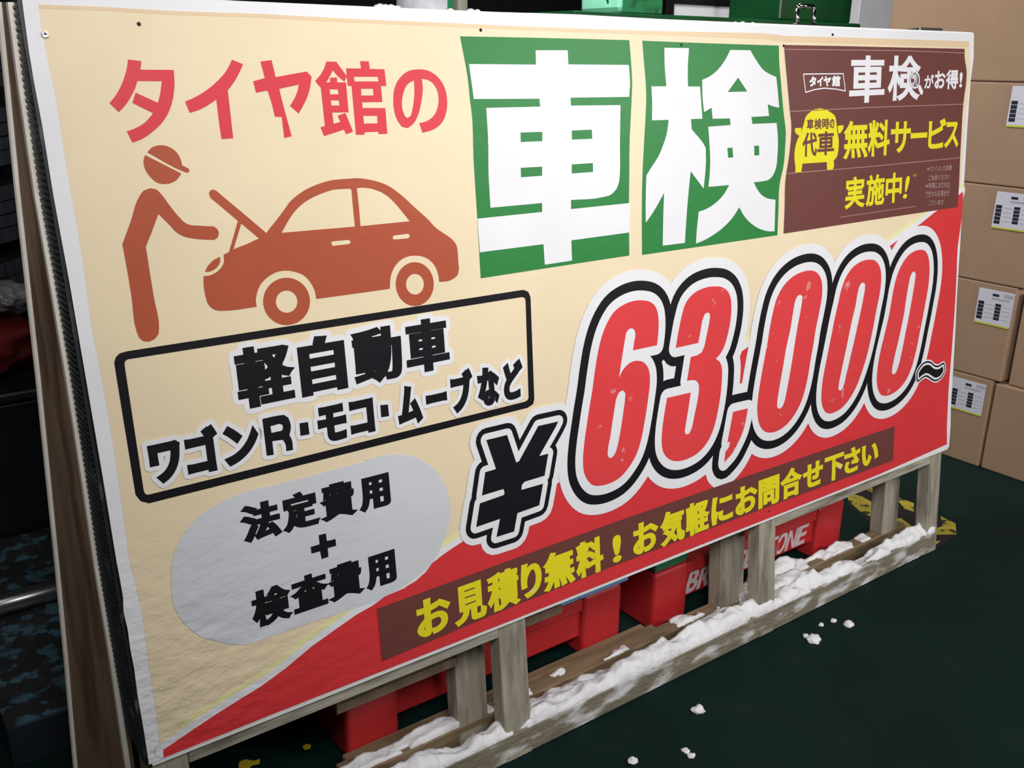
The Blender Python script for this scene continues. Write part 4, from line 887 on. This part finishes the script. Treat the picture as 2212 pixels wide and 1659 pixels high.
# ================================================================== DARK CORNER LEFT OF THE SIGN
# worn checker plate platform
PLATE = mat('worn_blue_checker_plate', (0.035, 0.037, 0.040), 0.4, metal=0.2, var=0.4, vscale=12, color2=(0.08, 0.17, 0.23), c2scale=34, c2lo=0.53, c2hi=0.60, bump=0.001)
SIDE = mat('dark_blue_steel', (0.016, 0.022, 0.035), 0.5, var=0.3)
pf = tag(empty('checker_plate_platform', (-0.118, 0.437, 0)), 'low platform of worn blue checker plate left of the sign', 'platform')
box('frame', 0.0, 0.55, 0.0, 0.70, 0.0, 0.076, SIDE, pf, 0.002)
box('top_plate', 0.0, 0.55, 0.0, 0.70, 0.0765, 0.080, PLATE, pf)
bm = bmesh.new()
for i in range(46):
    for j in range(36):
        x = 0.012 + i * 0.0118; y = 0.012 + j * 0.019; an = 0.7 if (i + j) % 2 else -0.7
        if x > 0.54 or y > 0.69: continue
        ca, sa = math.cos(an), math.sin(an); pts = [(-0.0075, 0), (0, -0.0022), (0.0075, 0), (0, 0.0022)]
        lo = [bm.verts.new((x + px_ * ca - py_ * sa, y + px_ * sa + py_ * ca, 0.080)) for px_, py_ in pts]
        hi = [bm.verts.new((x + (px_ * ca - py_ * sa) * 0.7, y + (px_ * sa + py_ * ca) * 0.7, 0.0814)) for px_, py_ in pts]
        bm.faces.new(hi)
        for k in range(4): bm.faces.new((lo[k], lo[(k + 1) % 4], hi[(k + 1) % 4], hi[k]))
tr_ = from_bm('raised_tread', bm, PLATE, pf); tr_['kind'] = 'stuff'
bm = bmesh.new(); tube(bm, (-0.45, 0, 0), (0.30, 0.0, 0.0), 0.0205, 24)
pa_ = pl((0, 1297), 1, 0.80); 
o = tag(from_bm('steel_pipe', bm, mat('dull_steel', (0.35, 0.34, 0.36), 0.28, 0.9, var=0.2), None, True, loc=(0.08, 0.80, 0.1025)), 'round steel pipe lying across the checker plate platform', 'pipe')

# black bin, red sack, clear plastic bag
BINM = mat('black_plastic', (0.010, 0.011, 0.014), 0.45, var=0.3, vscale=10)
bn = tag(empty('black_bin', (-0.21, 1.36, 0)), 'large black plastic bin in the dark left corner', 'bin')
bm = bmesh.new(); hexa(bm, [(-0.32, -0.2, 0), (0.30, -0.2, 0), (0.30, 0.2, 0), (-0.32, 0.2, 0), (-0.36, -0.24, 0.40), (0.34, -0.24, 0.40), (0.34, 0.24, 0.40), (-0.36, 0.24, 0.40)]); bevel(bm, 0.012, 2); from_bm('body', bm, BINM, bn)
box('rim', -0.38, 0.36, -0.26, 0.26, 0.401, 0.424, BINM, bn, 0.006)
def blobm(name, c0, rx, ry, rz, m, amp, fr_, seed, label, cat, zcut=None, sub=4):
    bm = bmesh.new(); bmesh.ops.create_icosphere(bm, subdivisions=sub, radius=1)
    for v in bm.verts:
        d = v.co.copy(); n = 1 + amp * noise.noise(d * fr_ + Vector((seed, 0, 0))) + amp * 0.6 * abs(noise.noise(d * fr_ * 2.3 + Vector((0, seed, 0))))
        v.co = Vector((d.x * rx, d.y * ry, d.z * rz)) * n; v.co.z = max(v.co.z, -rz * 0.75)
    zmin = min(v.co.z for v in bm.verts)
    return tag(from_bm(name, bm, m, None, True, loc=(c0[0], c0[1], c0[2] - zmin)), label, cat)
REDC = mat('red_sack_fabric', (0.16, 0.010, 0.012), 0.55, var=0.4, vscale=10, bump=0.004, bscale=20)
blobm('red_sack', (-0.06, 1.31, 0.4255), 0.215, 0.15, 0.078, REDC, 0.25, 2.0, 3.0, 'crumpled dark red sack on top of the black bin', 'sack')
BAGM = mat('clear_plastic_bag', (0.30, 0.30, 0.30), 0.12, var=0.6, vscale=25, bump=0.006, bscale=25)
pb_ = pl((22, 660), 1, 1.24)
blobm('plastic_bag', (pb_.x - 0.01, 1.255, 0.572), 0.055, 0.05, 0.032, BAGM, 0.35, 3.0, 8.0, 'crumpled clear plastic bag on the red sack', 'bag')
# stack of tyres
TYR = mat('tyre_rubber', (0.006, 0.006, 0.008), 0.5, var=0.2, vscale=20)
TYB = mat('tyre_tread_rubber', (0.055, 0.060, 0.075), 0.35, var=0.3, vscale=25)
pr = pl((27, 290), 1, 1.95); Rt = 0.31; tc_ = (pr.x - Rt + 0.012, 2.02)
def tyre(z, label, tread=True):
    root = tag(empty('tyre', (tc_[0], tc_[1], z)), label, 'tyre', 'tyres stacked in the dark left corner')
    w = 0.198; bm = bmesh.new(); prof = [(0.20, 0.03), (0.215, 0.008), (0.25, 0.0), (0.285, 0.008), (0.302, 0.03), (0.305, 0.06), (0.305, w - 0.06), (0.302, w - 0.03), (0.285, w - 0.008), (0.25, w), (0.215, w - 0.008), (0.20, w - 0.03)]
    lathe(bm, prof + [prof[0]], n=56); bmesh.ops.remove_doubles(bm, verts=bm.verts[:], dist=1e-5); from_bm('carcass', bm, TYR, root, True)
    bm = bmesh.new(); nb_ = 60
    for k in range(nb_):
        for z0, z1, sh in ((0.026, 0.062, 0.01), (0.066, 0.096, 0.0), (0.101, 0.131, 0.0), (0.135, 0.171, -0.01)):
            t0 = 2 * math.pi * (k + sh * 8) / nb_; t1 = t0 + 2 * math.pi / nb_ * 0.80
            cs = [((0.300 if zz in (0,) else 0.300), t) for zz in (0,) for t in (t0, t1)]
            V8 = [(r * math.cos(t), r * math.sin(t), zz) for r, t, zz in ((0.302, t0, z0), (0.302, t1, z0), (0.312, t1, z0), (0.312, t0, z0), (0.302, t0 + sh, z1), (0.302, t1 + sh, z1), (0.312, t1 + sh, z1), (0.312, t0 + sh, z1))]
            hexa(bm, V8)
    o = from_bm('tread', bm, TYB, root); o['kind'] = 'stuff'
    return root
ord_ = ['lowest tyre of the dark stack in the left corner', 'second tyre from the bottom of the left corner stack', 'middle tyre of the left corner stack', 'fourth tyre from the bottom of the left corner stack', 'fifth tyre of the left corner stack, second from the top', 'topmost tyre of the dark stack at the left edge']
zt0 = pl((15, 165), 1, 1.8).z
for k in range(6): tyre(k * 0.199, ord_[k])
bpy.data.objects.remove(_fo)
